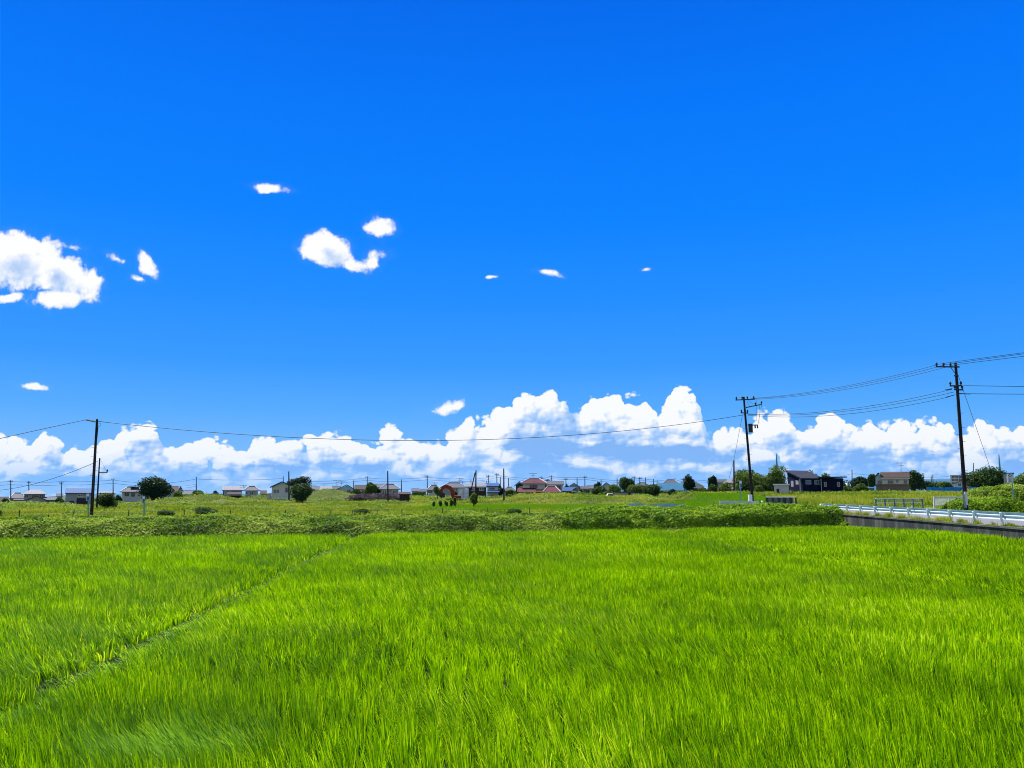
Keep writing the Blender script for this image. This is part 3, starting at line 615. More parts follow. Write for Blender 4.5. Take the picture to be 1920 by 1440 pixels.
def house(label, Y, blocks, wins=(), name='house', cat='house', group=None, antenna=None, doors=()):
    b0_ = blocks[0]; cx = at((b0_[0]+b0_[1])/2, b0_[2], Y).x; gz = Hs(cx, Y)-.05
    root = empty(name, (cx, Y, gz), label, cat, group)
    for bi, B in enumerate(blocks):
        x0, x1, yb, ye, yr, typ, wm, rm, dep = B[:9]; yo = B[9] if len(B) > 9 else 0.0
        F = Y+yo; X0, X1 = at(x0, yb, F).x, at(x1, yb, F).x; ze = at(x0, ye, F).z; zb = min(at(x0, yb, F).z, gz) if yb > 900 and bi >= 0 else at(x0, yb, F).z
        if len(B) > 10 and B[10]: zb = at(x0, yb, F).z
        ov = .45; th = .16; wall = MB(); roof = MB(); M_ = (F+F+dep)/2
        if typ == 'gx':
            zr = at(x0, yr, M_).z; wall.extrude([(F, zb), (F+dep, zb), (F+dep, ze), (M_, zr-.12), (F, ze)], 'x', X0+.3, X1-.3)
            s = (zr-ze)/(M_-F); roof.extrude([(F-ov, ze-s*ov+.02), (M_, zr), (F+dep+ov, ze-s*ov+.02), (F+dep+ov, ze-s*ov+.02+th), (M_, zr+th), (F-ov, ze-s*ov+.02+th)], 'x', X0, X1)
        elif typ == 'gy':
            Xm = (X0+X1)/2 if len(B) < 12 else at(B[11], yb, F).x; zr = at(x0, yr, F).z; sL = (zr-ze)/(Xm-X0); sR = (zr-ze)/(X1-Xm)
            wall.extrude([(X0+.4, zb), (X1-.4, zb), (X1-.4, ze+sR*.4-.08), (Xm, zr-.12), (X0+.4, ze+sL*.4-.08)], 'y', F, F+dep)
            roof.extrude([(X0, ze), (Xm, zr), (X1, ze), (X1, ze+th), (Xm, zr+th), (X0, ze+th)], 'y', F-ov, F+dep+ov)
        elif typ == 'hip':
            zr = at(x0, yr, M_).z; wall.box(X0+.5, X1-.5, F, F+dep, zb, ze)
            i_ = min((X1-X0)*.30, dep*.5); e = ze+.02
            P_ = [(X0, F-ov, e), (X1, F-ov, e), (X1, F+dep+ov, e), (X0, F+dep+ov, e), (X0+i_, M_, zr), (X1-i_, M_, zr)]
            P_ += [(x, y, z-th) for x, y, z in P_[:4]]
            roof.add(P_, [(0, 1, 5, 4), (1, 2, 5), (2, 3, 4, 5), (3, 0, 4), (6, 9, 8, 7), (0, 6, 7, 1), (1, 7, 8, 2), (2, 8, 9, 3), (3, 9, 6, 0)])
        elif typ == 'mono':                 # high at the back, falling towards the viewer
            zr = at(x0, yr, F+dep).z; wall.extrude([(F, zb), (F+dep, zb), (F+dep, zr-.05), (F, ze-.05)], 'x', X0+.2, X1-.2)
            s = (zr-ze)/dep; roof.extrude([(F-ov, ze-s*ov), (F+dep+.2, zr+s*.2), (F+dep+.2, zr+s*.2+th), (F-ov, ze-s*ov+th)], 'x', X0, X1)
        else:
            wall.box(X0, X1, F, F+dep, zb, ze-.12); roof.box(X0-.15, X1+.15, F-.2, F+dep+.2, ze-.118, ze+.06)
        if wm is not None: wall.build('wall', wm, root)
        ro = roof.build('roof', rm, root)
        if typ in ('gx', 'hip') and rm in (R_GREY, R_RED, R_SLATE, R_BROWN):
            rg_ = MB(); i2 = 0 if typ == 'gx' else i_
            rg_.tube([(X0+i2, M_, zr+.14), (X1-i2, M_, zr+.14)], .14, 6)
            if typ == 'hip':
                for a_, b_ in (((X0, F-ov, ze+.05), (X0+i_, M_, zr+.08)), ((X1, F-ov, ze+.05), (X1-i_, M_, zr+.08))): rg_.tube([a_, b_], .10, 6)
            rg_.build('ridge_tile', M_GALV if rm != R_RED else mat('ridge_cement', (.5, .42, .42), .7), ro)
        gt = MB(); gt.tube([(X0, F-ov-.06, (ze-.05 if typ != 'gx' else ze-s*ov)), (X1, F-ov-.06, (ze-.05 if typ != 'gx' else ze-s*ov))], .06, 6) if typ in ('gx', 'hip') else None
        if gt.v: gt.build('gutter', M_GALV, ro)
    for (x0, y0, x1, y1, *bi) in wins:
        yo = blocks[bi[0]][9] if bi and len(blocks[bi[0]]) > 9 else 0.0; F = Y+yo
        a, b = at(x0, y1, F), at(x1, y0, F); w = MB(); t = .09
        w.box(a.x-t, b.x+t, F-.06, F+.02, a.z-t, a.z); w.box(a.x-t, b.x+t, F-.06, F+.02, b.z, b.z+t); w.box(a.x-t, a.x, F-.06, F+.02, a.z, b.z); w.box(b.x, b.x+t, F-.06, F+.02, a.z, b.z)
        w.box((a.x+b.x)/2-.04, (a.x+b.x)/2+.04, F-.055, F+.02, a.z, b.z)
        wo = w.build('window', M_FRAME if wallbright(blocks) else M_WHITE, root); MB().box(a.x+.002, b.x-.002, F-.03, F+.01, a.z+.002, b.z-.002).build('pane', M_GLASS, wo)
    for (x0, y0, x1, y1, *bi) in doors:
        yo = blocks[bi[0]][9] if bi and len(blocks[bi[0]]) > 9 else 0.0; F = Y+yo; a, b = at(x0, y1, F), at(x1, y0, F)
        MB().box(a.x, b.x, F-.05, F+.02, min(a.z, gz), b.z).build('door', W_DARK, root)
    if antenna:
        for (px, py, pb) in antenna:
            yy_ = Y+(blocks[0][8])/2; a, b = at(px, pb, yy_), at(px, py, yy_); m = MB().tube([a, b], .05, 5)
            m.tube([b+Vector((-.9, 0, -.15)), b+Vector((.9, 0, -.15))], .035, 4); m.tube([b+Vector((-.5, 0, -.6)), b+Vector((.5, 0, -.6))], .03, 4)
            for q in (-.7, -.35, 0, .35, .7): m.tube([b+Vector((q, -.4, -.15)), b+Vector((q, .4, -.15))], .02, 4)
            m.build('antenna', M_STEEL, root)
    face_viewer(root, cx, Y); return root
def face_viewer(root, cx, Y):
    a = math.atan2(cx, Y); root.rotation_euler[2] = -a; k = math.cos(a); seen = set()
    for ch in list(root.children)+[g for c in root.children for g in c.children]:
        if ch.data.name not in seen:
            seen.add(ch.data.name)
            for v_ in ch.data.vertices: v_.co.x *= k
def wallbright(b): return b[0][6] in (W_WHITE, W_CREAM, W_PBLUE, W_OLIVE)

# left to right along the horizon
house('small brown roofed house cut off by the left edge of the view', 230, [(-22, 16, 945, 940, 933, 'gx', W_TAN, R_BROWN, 8)])
house('small grey hip roofed house left of the double roofed traditional house', 250, [(16, 48, 945, 934, 925, 'hip', W_GREY, R_GREY, 8), (18, 42, 944, 938, 935, 'mono', None, R_SLATE, 1.8, -1.8, True)], [(26, 935, 34, 938)])
house('two storey traditional house with pale tiled upper roof and wide lower roofs', 215, [(53, 99, 945, 926, 918, 'hip', W_TAN, R_PALE, 9, 3), (38, 80, 945, 939, 930, 'gy', W_TAN, R_SLATE, 5, -2), (74, 107, 945, 938, 933, 'mono', W_DARK, R_GREY, 3, 0)],
      [(58, 928, 65, 933, 0), (72, 928, 79, 933, 0), (86, 928, 94, 933, 0), (80, 939, 95, 942, 2)])
house('long grey shed with a bright blue metal roof behind the left pole', 165, [(120, 172, 946, 925, 917, 'mono', W_GREY, R_BLUE, 7)], [(146, 928, 155, 930)], 'shed', 'shed', doors=[(130, 939, 139, 946), (143, 934, 165, 946)])
house('low white walled house right of the left poles under a pale roof', 260, [(184, 216, 936, 925, 922, 'gx', W_WHITE, R_PALE, 7)])
house('grey hip roofed house half hidden by the big dark tree', 190, [(224, 268, 938, 922, 914, 'hip', W_WHITE, R_GREY, 8), (252, 266, 938, 913, 908, 'flat', W_DARK, R_DARK, 4, 2)], [(234, 924, 242, 930), (246, 924, 253, 931)])
house('white gabled house with grey roof right of the big dark tree', 200, [(300, 334, 936, 922, 913, 'gx', W_OLIVE, R_BROWN, 9), (331, 342.5, 936, 923, 913, 'gy', W_WHITE, R_BROWN, 9, -.3)], [(335, 924, 338, 928, 1)])
house('low wide house with dull tile roof left of the round distant bush', 230, [(339, 366, 934, 927, 921, 'gx', W_GREY, R_GREY, 7)], [(345, 928, 352, 931)])
house('long low white building behind the brown soil heaps', 240, [(384, 417, 934, 926, 923, 'flat', W_WHITE, R_PALE, 7)], [(390, 928, 396, 930)], 'warehouse', 'building')
house('dark teal two storey house with pale roof', 190, [(415, 455, 938, 919, 912, 'gx', W_TEAL, R_PALE, 7), (416, 438, 938, 930, 929, 'flat', W_DARK, R_SLATE, 3, -3)], [(421, 922, 425, 927), (430, 922, 433, 928)], antenna=[(457, 911, 918)])
house('dark house with grey hip roof beside the dark teal house', 190, [(455.5, 487, 938, 919.5, 913, 'hip', W_GREY, R_GREY, 7)], [(461, 922, 466, 927), (469, 922, 475, 928), (479, 922, 483, 926)], antenna=[(465, 909, 914)])
house('beige two storey gabled house with outside stair and balcony', 160, [(505, 556, 940, 914.5, 904, 'gy', W_OLIVE, R_SLATE, 9, 0, False, 527), (501.5, 508.5, 940, 925, 924, 'flat', W_WHITE, M_WHITE, 3, .5), (511, 542, 940, 934, 933, 'flat', W_PBLUE, M_WHITE, 1.2, -1.6)],
      [(514, 919, 517, 924), (519.5, 919, 522.5, 924), (535, 915, 542, 923)])
house('house with sunlit pale roof behind the round leafy tree', 200, [(590, 600, 932, 919, 914, 'gx', W_GREY, R_GREY, 7), (598, 622, 932, 919, 913, 'gx', W_DARK, R_PALE, 7, -.5), (622, 640, 932, 919, 913, 'gx', W_GREY, R_SLATE, 7)], [(603, 921, 608, 925), (613, 921, 618, 925)], antenna=[(614, 908, 914)])
house('pale blue gabled house behind the grassy mound', 190, [(630, 665, 934, 918.5, 909.5, 'gy', W_PBLUE, R_SLATE, 9, 0, False, 650)], [(651, 919, 657, 924)], antenna=[(639, 900, 912), (648, 902, 910)])
house('house with brown roof left of the small round tree', 230, [(664, 694, 930, 917.5, 911, 'gx', W_TAN, R_BROWN, 8)], [(676, 920, 682, 924)])
house('grey tiled hip roofed house behind the debris heap', 185, [(710, 751, 934, 917, 909, 'hip', W_GREY, R_GREY, 9), (708, 728, 934, 914, 909, 'gx', W_GREY, R_GREY, 6, 3)], [(736, 920, 742, 925), (718, 920, 724, 926)])
house('low open shed with a rusty flat roof', 150, [(747, 770, 938, 927.5, 924, 'mono', W_DARK, R_BROWN, 3.5)], [], 'shed', 'shed')
house('small white house with olive roof and two dark windows', 215, [(800, 827, 932, 918.5, 910.5, 'hip', W_CREAM, R_SLATE, 8)], [(803, 920, 805.5, 924), (807, 920, 810, 924)], antenna=[(818, 903, 911)])
house('wide house with grey tiled roof behind the orange excavator', 190, [(825, 876, 932, 914, 906, 'hip', W_GREY, R_GREY, 10)], [(845, 916, 849, 920), (852, 916, 857, 920), (862, 915, 868, 920)], antenna=[(865, 896, 906), (870, 903, 908)])
house('dark timber building with long pale roof left of the blue roofed house', 180, [(874, 914, 934, 913, 907.5, 'gx', W_DARK, R_PALE, 7)], [(884, 916, 890, 920), (899, 915, 907, 919)])
house('white house with bright blue roof and a long upper window', 178, [(912, 936, 934, 912, 907, 'mono', W_WHITE, R_BLUE, 6), (912, 936, 934, 923, 921, 'mono', None, R_BLUE, 1.5, -1.5, True)], [(918, 915, 927, 917.5)], antenna=[(913, 901, 907)])
house('low house with brown roof between two clipped trees', 220, [(943, 968, 932, 920, 914, 'hip', W_GREY, R_SLATE, 8)], [(949, 921, 953, 924)])
house('cream two storey house with dark red hip roofs on both storeys', 170, [(976, 1025.5, 934, 906, 898, 'hip', W_CREAM, R_RED, 8, 2.6), (970, 1005, 936, 923, 916.5, 'mono', W_CREAM, R_RED, 2.5, 0), (1003, 1030, 936, 923, 919, 'mono', W_CREAM, R_RED, 2.5, .2), (1018, 1052, 936, 922.5, 912, 'hip', W_CREAM, R_RED, 6, -1)],
      [(993, 909.5, 998, 915, 0), (998.6, 909.5, 1006.5, 915, 0), (1011, 925.5, 1018, 929, 1), (1030, 924.5, 1044, 929, 3)], antenna=[(998.5, 886.5, 898)], doors=[(1020, 925, 1025, 932, 3)])
house('dark gabled annex left of the red roofed house', 182, [(964, 984, 934, 912, 903.5, 'gy', W_DARK, R_SLATE, 6)], [(975, 913, 980, 918)])
house('white house with flat grey roof behind the red roofed house', 200, [(1024, 1058, 934, 909, 903.5, 'gx', W_WHITE, R_GREY, 8)], [(1031, 912, 1038, 917), (1044.5, 911, 1051, 918)])
house('black gabled storehouse behind the small blue roofed hut', 195, [(1054, 1072, 934, 919, 908, 'gy', W_DARK, R_PALE, 8)])
house('small hut with pale blue metal roof in front of the black gable', 170, [(1054, 1079, 936, 921, 915, 'mono', W_DARK, R_BLUE, 4), (1069, 1089, 936, 922.5, 916, 'gy', W_GREY, R_SLATE, 4, .5)], [(1073, 925, 1080, 930, 1)], 'hut', 'hut')
house('house with dark gable and pale front at the end of the roof cluster', 215, [(1066, 1087, 934, 913, 906.5, 'gy', W_GREY, R_SLATE, 8), (1083, 1103, 934, 917, 913, 'gx', W_DARK, R_SLATE, 6, 3)], [(1074, 914, 1079, 919)])
house('white gabled house with blue roof beyond the dark hedge row', 200, [(1128, 1149, 930, 913, 905.5, 'gy', W_WHITE, R_BLUE, 9, 0, False, 1137)], [(1128.8, 914, 1131, 917)])
house('low grey concrete block hut in front of the hedge row', 165, [(1152, 1191, 932, 922.5, 921, 'flat', W_GREY, R_SLATE, 5)], [], 'block_hut', 'hut', doors=[(1178, 924, 1183, 930)])
house('pale low roofed house just showing over the hedge row', 240, [(1190, 1219, 925, 910, 905.5, 'hip', W_TAN, R_SLATE, 7)])
house('long farm building with two teal metal roofs', 175, [(1227, 1281, 932, 915, 907.5, 'mono', W_DARK, R_TEAL, 8, 3), (1240, 1310, 934, 920.5, 915.5, 'mono', W_DARK, R_TEAL, 4, -1.5)], [(1262, 922, 1275, 925, 1), (1284, 922, 1296, 925, 1)], 'farm_building', 'building')
house('dark hip roofed house behind the teal roofed building', 215, [(1241, 1276, 925, 908, 900, 'hip', W_GREY, R_SLATE, 9), (1272, 1292, 925, 909, 904.5, 'gx', W_TAN, R_SLATE, 6, 4)], antenna=[(1227, 901, 908)])
house('distant building whose bright white roof slopes to the right', 260, [(1300, 1322, 925, 913, 903.5, 'gy', W_WHITE, M_WHITE, 9, 0, False, 1304)], [], 'warehouse', 'building')
house('grey roofed house glimpsed behind the second upright tree', 240, [(1342, 1364, 925, 905, 900, 'gx', W_GREY, R_SLATE, 7)])
house('dark walled house with sunlit white hip roof left of the leaning pole', 165, [(1356, 1399, 930, 905, 897.5, 'hip', W_GREY, R_PALE, 9), (1366, 1381, 930, 917, 914, 'mono', None, R_PALE, 2, -2, True)], [(1372, 906.5, 1386, 913.5)], antenna=[(1385, 881, 897)])
house('plain white box garage beside the navy house', 118, [(1452, 1479.5, 930, 908, 907, 'flat', W_WHITE, M_WHITE, 4)], [], 'garage', 'garage', doors=[(1456.5, 916.5, 1461, 930)])
house('small white roofed house between the navy house and the next pole', 210, [(1582, 1597, 925, 911, 907, 'gx', W_GREY, M_WHITE, 8)])
house('low teal roofed shed left of the cream and brown house', 175, [(1620, 1640, 925, 916.5, 914.5, 'mono', W_GREY, R_TEAL, 4)], [], 'shed', 'shed')

def navy():
    A, B, C_ = (1500, 126), (1537, 129), (1473, 134)
    def wx(p): return Vector(((p[0]-960)/FPX*p[1], p[1]))
    a, b, c = wx(A), wx(B), wx(C_); d = b+c-a
    root = empty('house', (a.x+2, a.y+3, Hs(a.x, a.y)), 'dark navy house with slanted ribbed roof and a lower flat wing', 'house')
    zl = at(1500, 897.5, 126).z; zh = at(1473, 885, 134).z; g0 = .8
    w = MB(); w.add([(a.x, a.y, g0), (b.x, b.y, g0), (d.x, d.y, g0), (c.x, c.y, g0), (a.x, a.y, zl-.05), (b.x, b.y, zl-.05), (d.x, d.y, zh-.05), (c.x, c.y, zh-.05)], [(0, 1, 5, 4), (1, 2, 6, 5), (2, 3, 7, 6), (3, 0, 4, 7), (4, 5, 6, 7)])
    w.build('wall', W_NAVY, root)
    e1 = (b-a).normalized()*.35; e2 = (c-a).normalized()*.35; q = [a-e1-e2, b+e1-e2, d+e1+e2, c-e1+e2]; zz = [zl-.1, zl-.1, zh+.1, zh+.1]
    r = MB().add([(p.x, p.y, z) for p, z in zip(q, zz)]+[(p.x, p.y, z+.18) for p, z in zip(q, zz)], [(0, 1, 2, 3), (4, 7, 6, 5), (0, 4, 5, 1), (1, 5, 6, 2), (2, 6, 7, 3), (3, 7, 4, 0)])
    ro = r.build('roof', R_DARK, root)
    sm = MB()
    for k in range(13):
        t = k/12; p0 = q[0].lerp(q[1], t); p1 = q[3].lerp(q[2], t); sm.tube([(p0.x, p0.y, zz[0]+.20), (p1.x, p1.y, zz[2]+.20)], .035, 4)
    sm.build('standing_seams', R_DARK, ro)
    # the lower wing
    f0, f1 = at(1538, 925, 128.5), at(1582, 925, 128.5); zt = at(1538, 896.5, 128.5).z
    MB().box(f0.x, f1.x, 128.5, 135, g0, zt).build('wing_wall', W_NAVY, root)
    MB().extrude([(f0.x-.25, zt+.002), (f1.x+.45, zt+.08), (f1.x+.45, zt+.26), (f0.x-.25, zt+.2)], 'y', 128.0, 135.5).build('wing_roof', R_DARK, root)
    for x in (1500.5, 1540): p = at(x, 925, 126 if x < 1520 else 128.3); MB().tube([(p.x, p.y-.12, g0), (p.x, p.y-.12, at(x, 898, p.y).z)], .07, 6).build('downpipe', M_GALV, root)
    def win(pa, pb, s0, s1, y0, y1):      # on the wall from pa to pb
        p0 = pa.lerp(pb, s0); p1 = pa.lerp(pb, s1); n = Vector(((pb-pa).y, -(pb-pa).x)).normalized(); n = -n if n.y > 0 else n
        z0, z1 = at(1500, y1, pa.y).z, at(1500, y0, pa.y).z
        def slab(ex, o0, o1, nm, m, par):
            d_ = (p1-p0).normalized()*ex; P0, P1 = p0-d_, p1+d_; vs = [(P+n*o) for P in (P0, P1) for o in (o0, o1)]
            mb = MB().add([(v_.x, v_.y, z) for z in (z0-ex, z1+ex) for v_ in (vs[0], vs[2], vs[3], vs[1])], [(0, 3, 2, 1), (4, 5, 6, 7), (0, 1, 5, 4), (1, 2, 6, 5), (2, 3, 7, 6), (3, 0, 4, 7)]); return mb.build(nm, m, par)
        f_ = slab(.10, -.01, .05, 'window', M_FRAME, root); slab(-.03, .0, .07, 'pane', M_GLASS, f_)
    win(a, c, .25, .42, 901, 907); win(a, c, .6, .75, 902, 911)
    win(a, b, .18, .42, 901, 907); win(a, b, .62, .86, 901, 907)
    fa, fb = Vector((f0.x, 128.5)), Vector((f1.x, 128.5)); win(fa, fb, .20, .26, 905, 911.5); win(fa, fb, .76, .83, 905, 911.5)
navy()
house('cream and brown two storey house with brown roof and pale blue gable end', 150, [(1652, 1708, 926, 896.5, 887, 'gx', W_CREAM, R_BROWN, 9, 0), (1636, 1658.5, 926, 897.5, 887, 'gy', W_PBLUE, R_BROWN, 7, .6, False, 1646), (1655, 1705, 926, 908, 907.8, 'flat', W_BROWN, W_BROWN, .15, -.05), (1641, 1655, 926, 908, 907.8, 'flat', W_BROWN, W_BROWN, .15, .5)],
      [(1665.5, 901.5, 1674, 906, 0), (1681, 901, 1683.5, 904, 0), (1695.5, 901, 1700, 906, 0), (1643, 902, 1648, 906.5, 1), (1650, 902, 1655.5, 906.5, 1)], antenna=[(1668.5, 867, 887)])
house('distant three storey white apartment block behind the right pole', 420, [(1783, 1826, 915, 890.5, 889, 'flat', W_WHITE, M_WHITE, 12)],
      [(1785+i*6.5, 892.5+j*6, 1789.5+i*6.5, 895.5+j*6) for i in range(6) for j in range(3)], 'apartment_block', 'apartment block')
house('pale gable fronted house below the apartment block', 300, [(1791, 1816, 918, 906.5, 901.5, 'gy', W_PBLUE, R_PALE, 8)], [(1797, 907, 1801, 911)])
house('low house with a faded red roof behind the blue netting', 230, [(1812, 1846, 922, 914.5, 908.5, 'gx', W_TAN, R_RED, 8)])
house('small flat roofed building behind the sign on the right', 140, [(1884, 1903, 925, 887, 885, 'flat', W_GREY, R_TEAL, 6)], [(1888, 891, 1896, 899)], 'kiosk', 'building')

# trees and shrubs
tree('big dark broad tree beside the grey hip roofed house', 253, 321, 894.5, 940, 165, 'dark', leaves=9500, leaf=.17, lobes=20, trunkfrac=.05)
tree('squat dark green bush right of the left poles', 177, 222, 922, 955, 98, 'mid', 'bush', leaves=5200, leaf=.09, lobes=12, trunkfrac=0)
tree('round distant bush in front of the dull tile roof', 359, 386, 918, 933, 180, 'mid', 'bush', leaves=2600, leaf=.14, lobes=9, trunkfrac=0)
tree('low dark treetop beyond the white building', 396, 410, 920, 930, 280, 'dark', leaves=900, leaf=.2, lobes=6)
tree('round leafy tree standing before the beige house', 542, 592, 903.5, 940, 145, 'mid', leaves=8200, leaf=.14, lobes=18, trunkfrac=.02)
tree('taller dark tree rising behind the beige house', 538, 586, 893, 925, 200, 'dark', leaves=5200, leaf=.2, lobes=13)
tree('small round bright tree behind the grassy mound', 682, 708, 905.5, 928, 170, 'bright', leaves=4200, leaf=.14, lobes=11, trunkfrac=.03)
tree('low bushes left of the small round bright tree', 655, 684, 916, 928, 180, 'mid', 'bush', leaves=2200, leaf=.15, lobes=8, trunkfrac=0)
tree('shrub beside the wide grey roofed house', 812, 829, 912, 930, 175, 'bright', 'bush', leaves=2200, leaf=.14, lobes=8, trunkfrac=0)
tree('leafy shrub right of the excavator', 843, 858, 917, 930, 165, 'mid', 'bush', leaves=1600, leaf=.14, lobes=7, trunkfrac=0)
tree('dark shrub left of the low brown roofed house', 928, 946, 912, 930, 190, 'dark', 'bush', leaves=2000, leaf=.16, lobes=8, trunkfrac=0)
tree('clipped light green shrub below the low brown roof', 946, 967, 917, 929, 170, 'bright', 'bush', leaves=2000, leaf=.14, lobes=8, trunkfrac=0)
tree('treetop showing above the flat grey roof', 1020, 1032, 897, 910, 240, 'mid', leaves=1200, leaf=.2, lobes=6)
tree('dark evergreen at the end of the roof cluster', 1088, 1110, 916, 934, 180, 'dark', leaves=2600, leaf=.17, lobes=9, trunkfrac=0)
tree('pair of round treetops left of the blue roofed white house', 1112, 1127, 904, 922, 200, 'dark', leaves=2200, leaf=.17, lobes=7, trunkfrac=.3)
tree('long low dark bush at the start of the hedge row', 1104, 1142, 912, 932, 165, 'mid', 'bush', leaves=4600, leaf=.14, lobes=13, trunkfrac=0)
tree('bushy hedge row tree behind the concrete hut', 1136, 1172, 908, 930, 172, 'bright', 'bush', leaves=4600, leaf=.14, lobes=13, trunkfrac=0)
tree('tall tree with spreading tip in the hedge row', 1157, 1190, 894, 925, 185, 'mid', leaves=5200, leaf=.16, lobes=12)
tree('broad sunlit bush right of the concrete hut', 1176, 1212, 906, 928, 170, 'bright', 'bush', leaves=4600, leaf=.14, lobes=12, trunkfrac=0)
tree('broad dark bush left of the teal roofed building', 1202, 1243, 906, 930, 160, 'mid', 'bush', leaves=6000, leaf=.14, lobes=14, trunkfrac=0)
tree('low dark shrub before the lower teal roof', 1253, 1269, 917, 930, 155, 'dark', 'bush', leaves=1600, leaf=.13, lobes=7, trunkfrac=0)
tree('ragged dark upright tree right of the teal roofs', 1278, 1303, 891, 918, 170, 'dark', leaves=4200, leaf=.16, lobes=12)
tree('second dark upright tree left of the white hip roof', 1326, 1348, 892, 920, 172, 'dark', leaves=3800, leaf=.16, lobes=11)
tree('yellowish bushes below the sloping white roof', 1296, 1322, 911, 928, 170, 'bright', 'bush', leaves=2400, leaf=.15, lobes=9, trunkfrac=0)
tree('dark round bush right of the lower teal roof', 1303, 1330, 912, 932, 160, 'mid', 'bush', leaves=3000, leaf=.14, lobes=10, trunkfrac=0)
tree('rounded bush in front of the second upright tree', 1325, 1352, 908, 930, 155, 'mid', 'bush', leaves=3600, leaf=.14, lobes=11, trunkfrac=0)
tree('sunlit round bush left of the white hip roofed house', 1344, 1373, 905, 930, 150, 'bright', 'bush', leaves=4200, leaf=.13, lobes=12, trunkfrac=0)
tree('dark treetop between the white hip roof and the leaning pole', 1382, 1410, 885, 910, 180, 'dark', leaves=2600, leaf=.18, lobes=9)
bamboo('feathery bamboo grove left of the navy house', 1388, 1476, 876, 926, 140, 30)
tree('low round bush under the bamboo grove', 1412, 1440, 909, 930, 132, 'bright', 'bush', leaves=2600, leaf=.11, lobes=9, trunkfrac=0)
tree('treetop peeping over the flat navy wing', 1540, 1562, 886, 905, 170, 'bright', leaves=2200, leaf=.16, lobes=9)
tree('small treetop above the slanted navy roof', 1506, 1534, 882, 900, 190, 'mid', leaves=2200, leaf=.17, lobes=10)
tree('dark trees left of the cream and brown house', 1590, 1630, 894, 922, 200, 'dark', leaves=4600, leaf=.2, lobes=13)
tree('dark tree against the pale blue gable end', 1626, 1648, 890, 920, 190, 'mid', leaves=3400, leaf=.17, lobes=10)
tree('light green bush right of the navy house', 1582, 1597, 911, 926, 150, 'bright', 'bush', leaves=1800, leaf=.12, lobes=7, trunkfrac=0)
tree('bright bush below the dark trees and the next pole', 1600, 1626, 907, 928, 140, 'bright', 'bush', leaves=3600, leaf=.12, lobes=11, trunkfrac=0)
tree('broad dark tree behind the cream and brown house', 1695, 1731, 883.5, 920, 175, 'mid', leaves=6400, leaf=.18, lobes=15, trunkfrac=.05)
tree('low trees right of the cream and brown house', 1728, 1762, 898, 922, 185, 'mid', 'tree', leaves=4000, leaf=.17, lobes=12, trunkfrac=0)
tree('sunlit shrubs left of the right pole', 1757, 1792, 903, 924, 180, 'bright', 'bush', leaves=3400, leaf=.16, lobes=11, trunkfrac=0)
tree('big dark spreading tree right of the right pole', 1812, 1893, 875, 925, 150, 'mid', leaves=13000, leaf=.16, lobes=24, trunkfrac=.05, seed=3)
tree('leafy tree at the right edge of the view', 1893, 1960, 880, 930, 120, 'bright', leaves=9000, leaf=.12, lobes=18, trunkfrac=0)
heap('shrub', 'yellow green shrub mound beyond the right pole', 1838, 1895, 914, 938, 105, M_KUDZU, 9000, dens=.10, deep=3)
heap('shrub', 'sunlit kudzu heap beyond the road by the right edge', 1812, 1960, 937, 962, 72, M_HEDGE, 26000, dens=.085, deep=3.2)
heap('shrub', 'tall yellow green shrub touching the right edge behind the sign', 1900, 1960, 911, 945, 92, M_KUDZU, 14000, dens=.10, deep=3)
for i_, (a_, b_, y_) in enumerate(((811, 816, 938), (822, 829, 938), (834, 840, 938), (843, 850, 934), (850, 856, 932), (878, 898, 924))):
    tree(['short green weed bush, leftmost of the row beyond the fence', 'green upright bush, second of the row beyond the fence', 'rounded green bush in the middle of the row beyond the fence', 'thin bush with bare stems in the row beyond the fence', 'narrow upright bush near the end of the row beyond the fence', 'leafy bush thicket at the right end of the row beyond the fence'][i_],
         a_, b_, y_, 950 if i_ < 5 else 946, 112, 'bright', 'bush', leaves=900 if i_ < 5 else 2600, leaf=.10, lobes=6, trunkfrac=.1, group='bushes in a row beyond the wire fence')
for i_, (x_, Y_, w_, h_, k_) in enumerate(((-28.5, 74, 1.3, 1.1, 'mid'), (-31.5, 72.5, .9, .8, 'mid'), (-14.6, 78, 1.0, .9, 'mid'), (0.2, 78, .8, .8, 'mid'), (-46, 70, 1.2, 1.0, 'mid'))):
    u_ = 960+x_/Y_*FPX; yb_ = HOR+(CAMZ-Hs(x_, Y_))/Y_*FPX; yt_ = HOR+(CAMZ-Hs(x_, Y_)-h_)/Y_*FPX
    tree(['dark leafy clump in the grass between the two teal markers', 'small dark clump just right of the nearest left pole', 'dark leafy clump in the tall grass near the centre left', 'small bushy weed beside the fence near the centre', 'dark leafy clump beside the fence at the far left'][i_],
         u_-w_/Y_*FPX, u_+w_/Y_*FPX, yt_, yb_, Y_, k_, 'weed_clump', leaves=1500, leaf=.06, lobes=8, trunkfrac=0, group='weed clumps in the meadow')

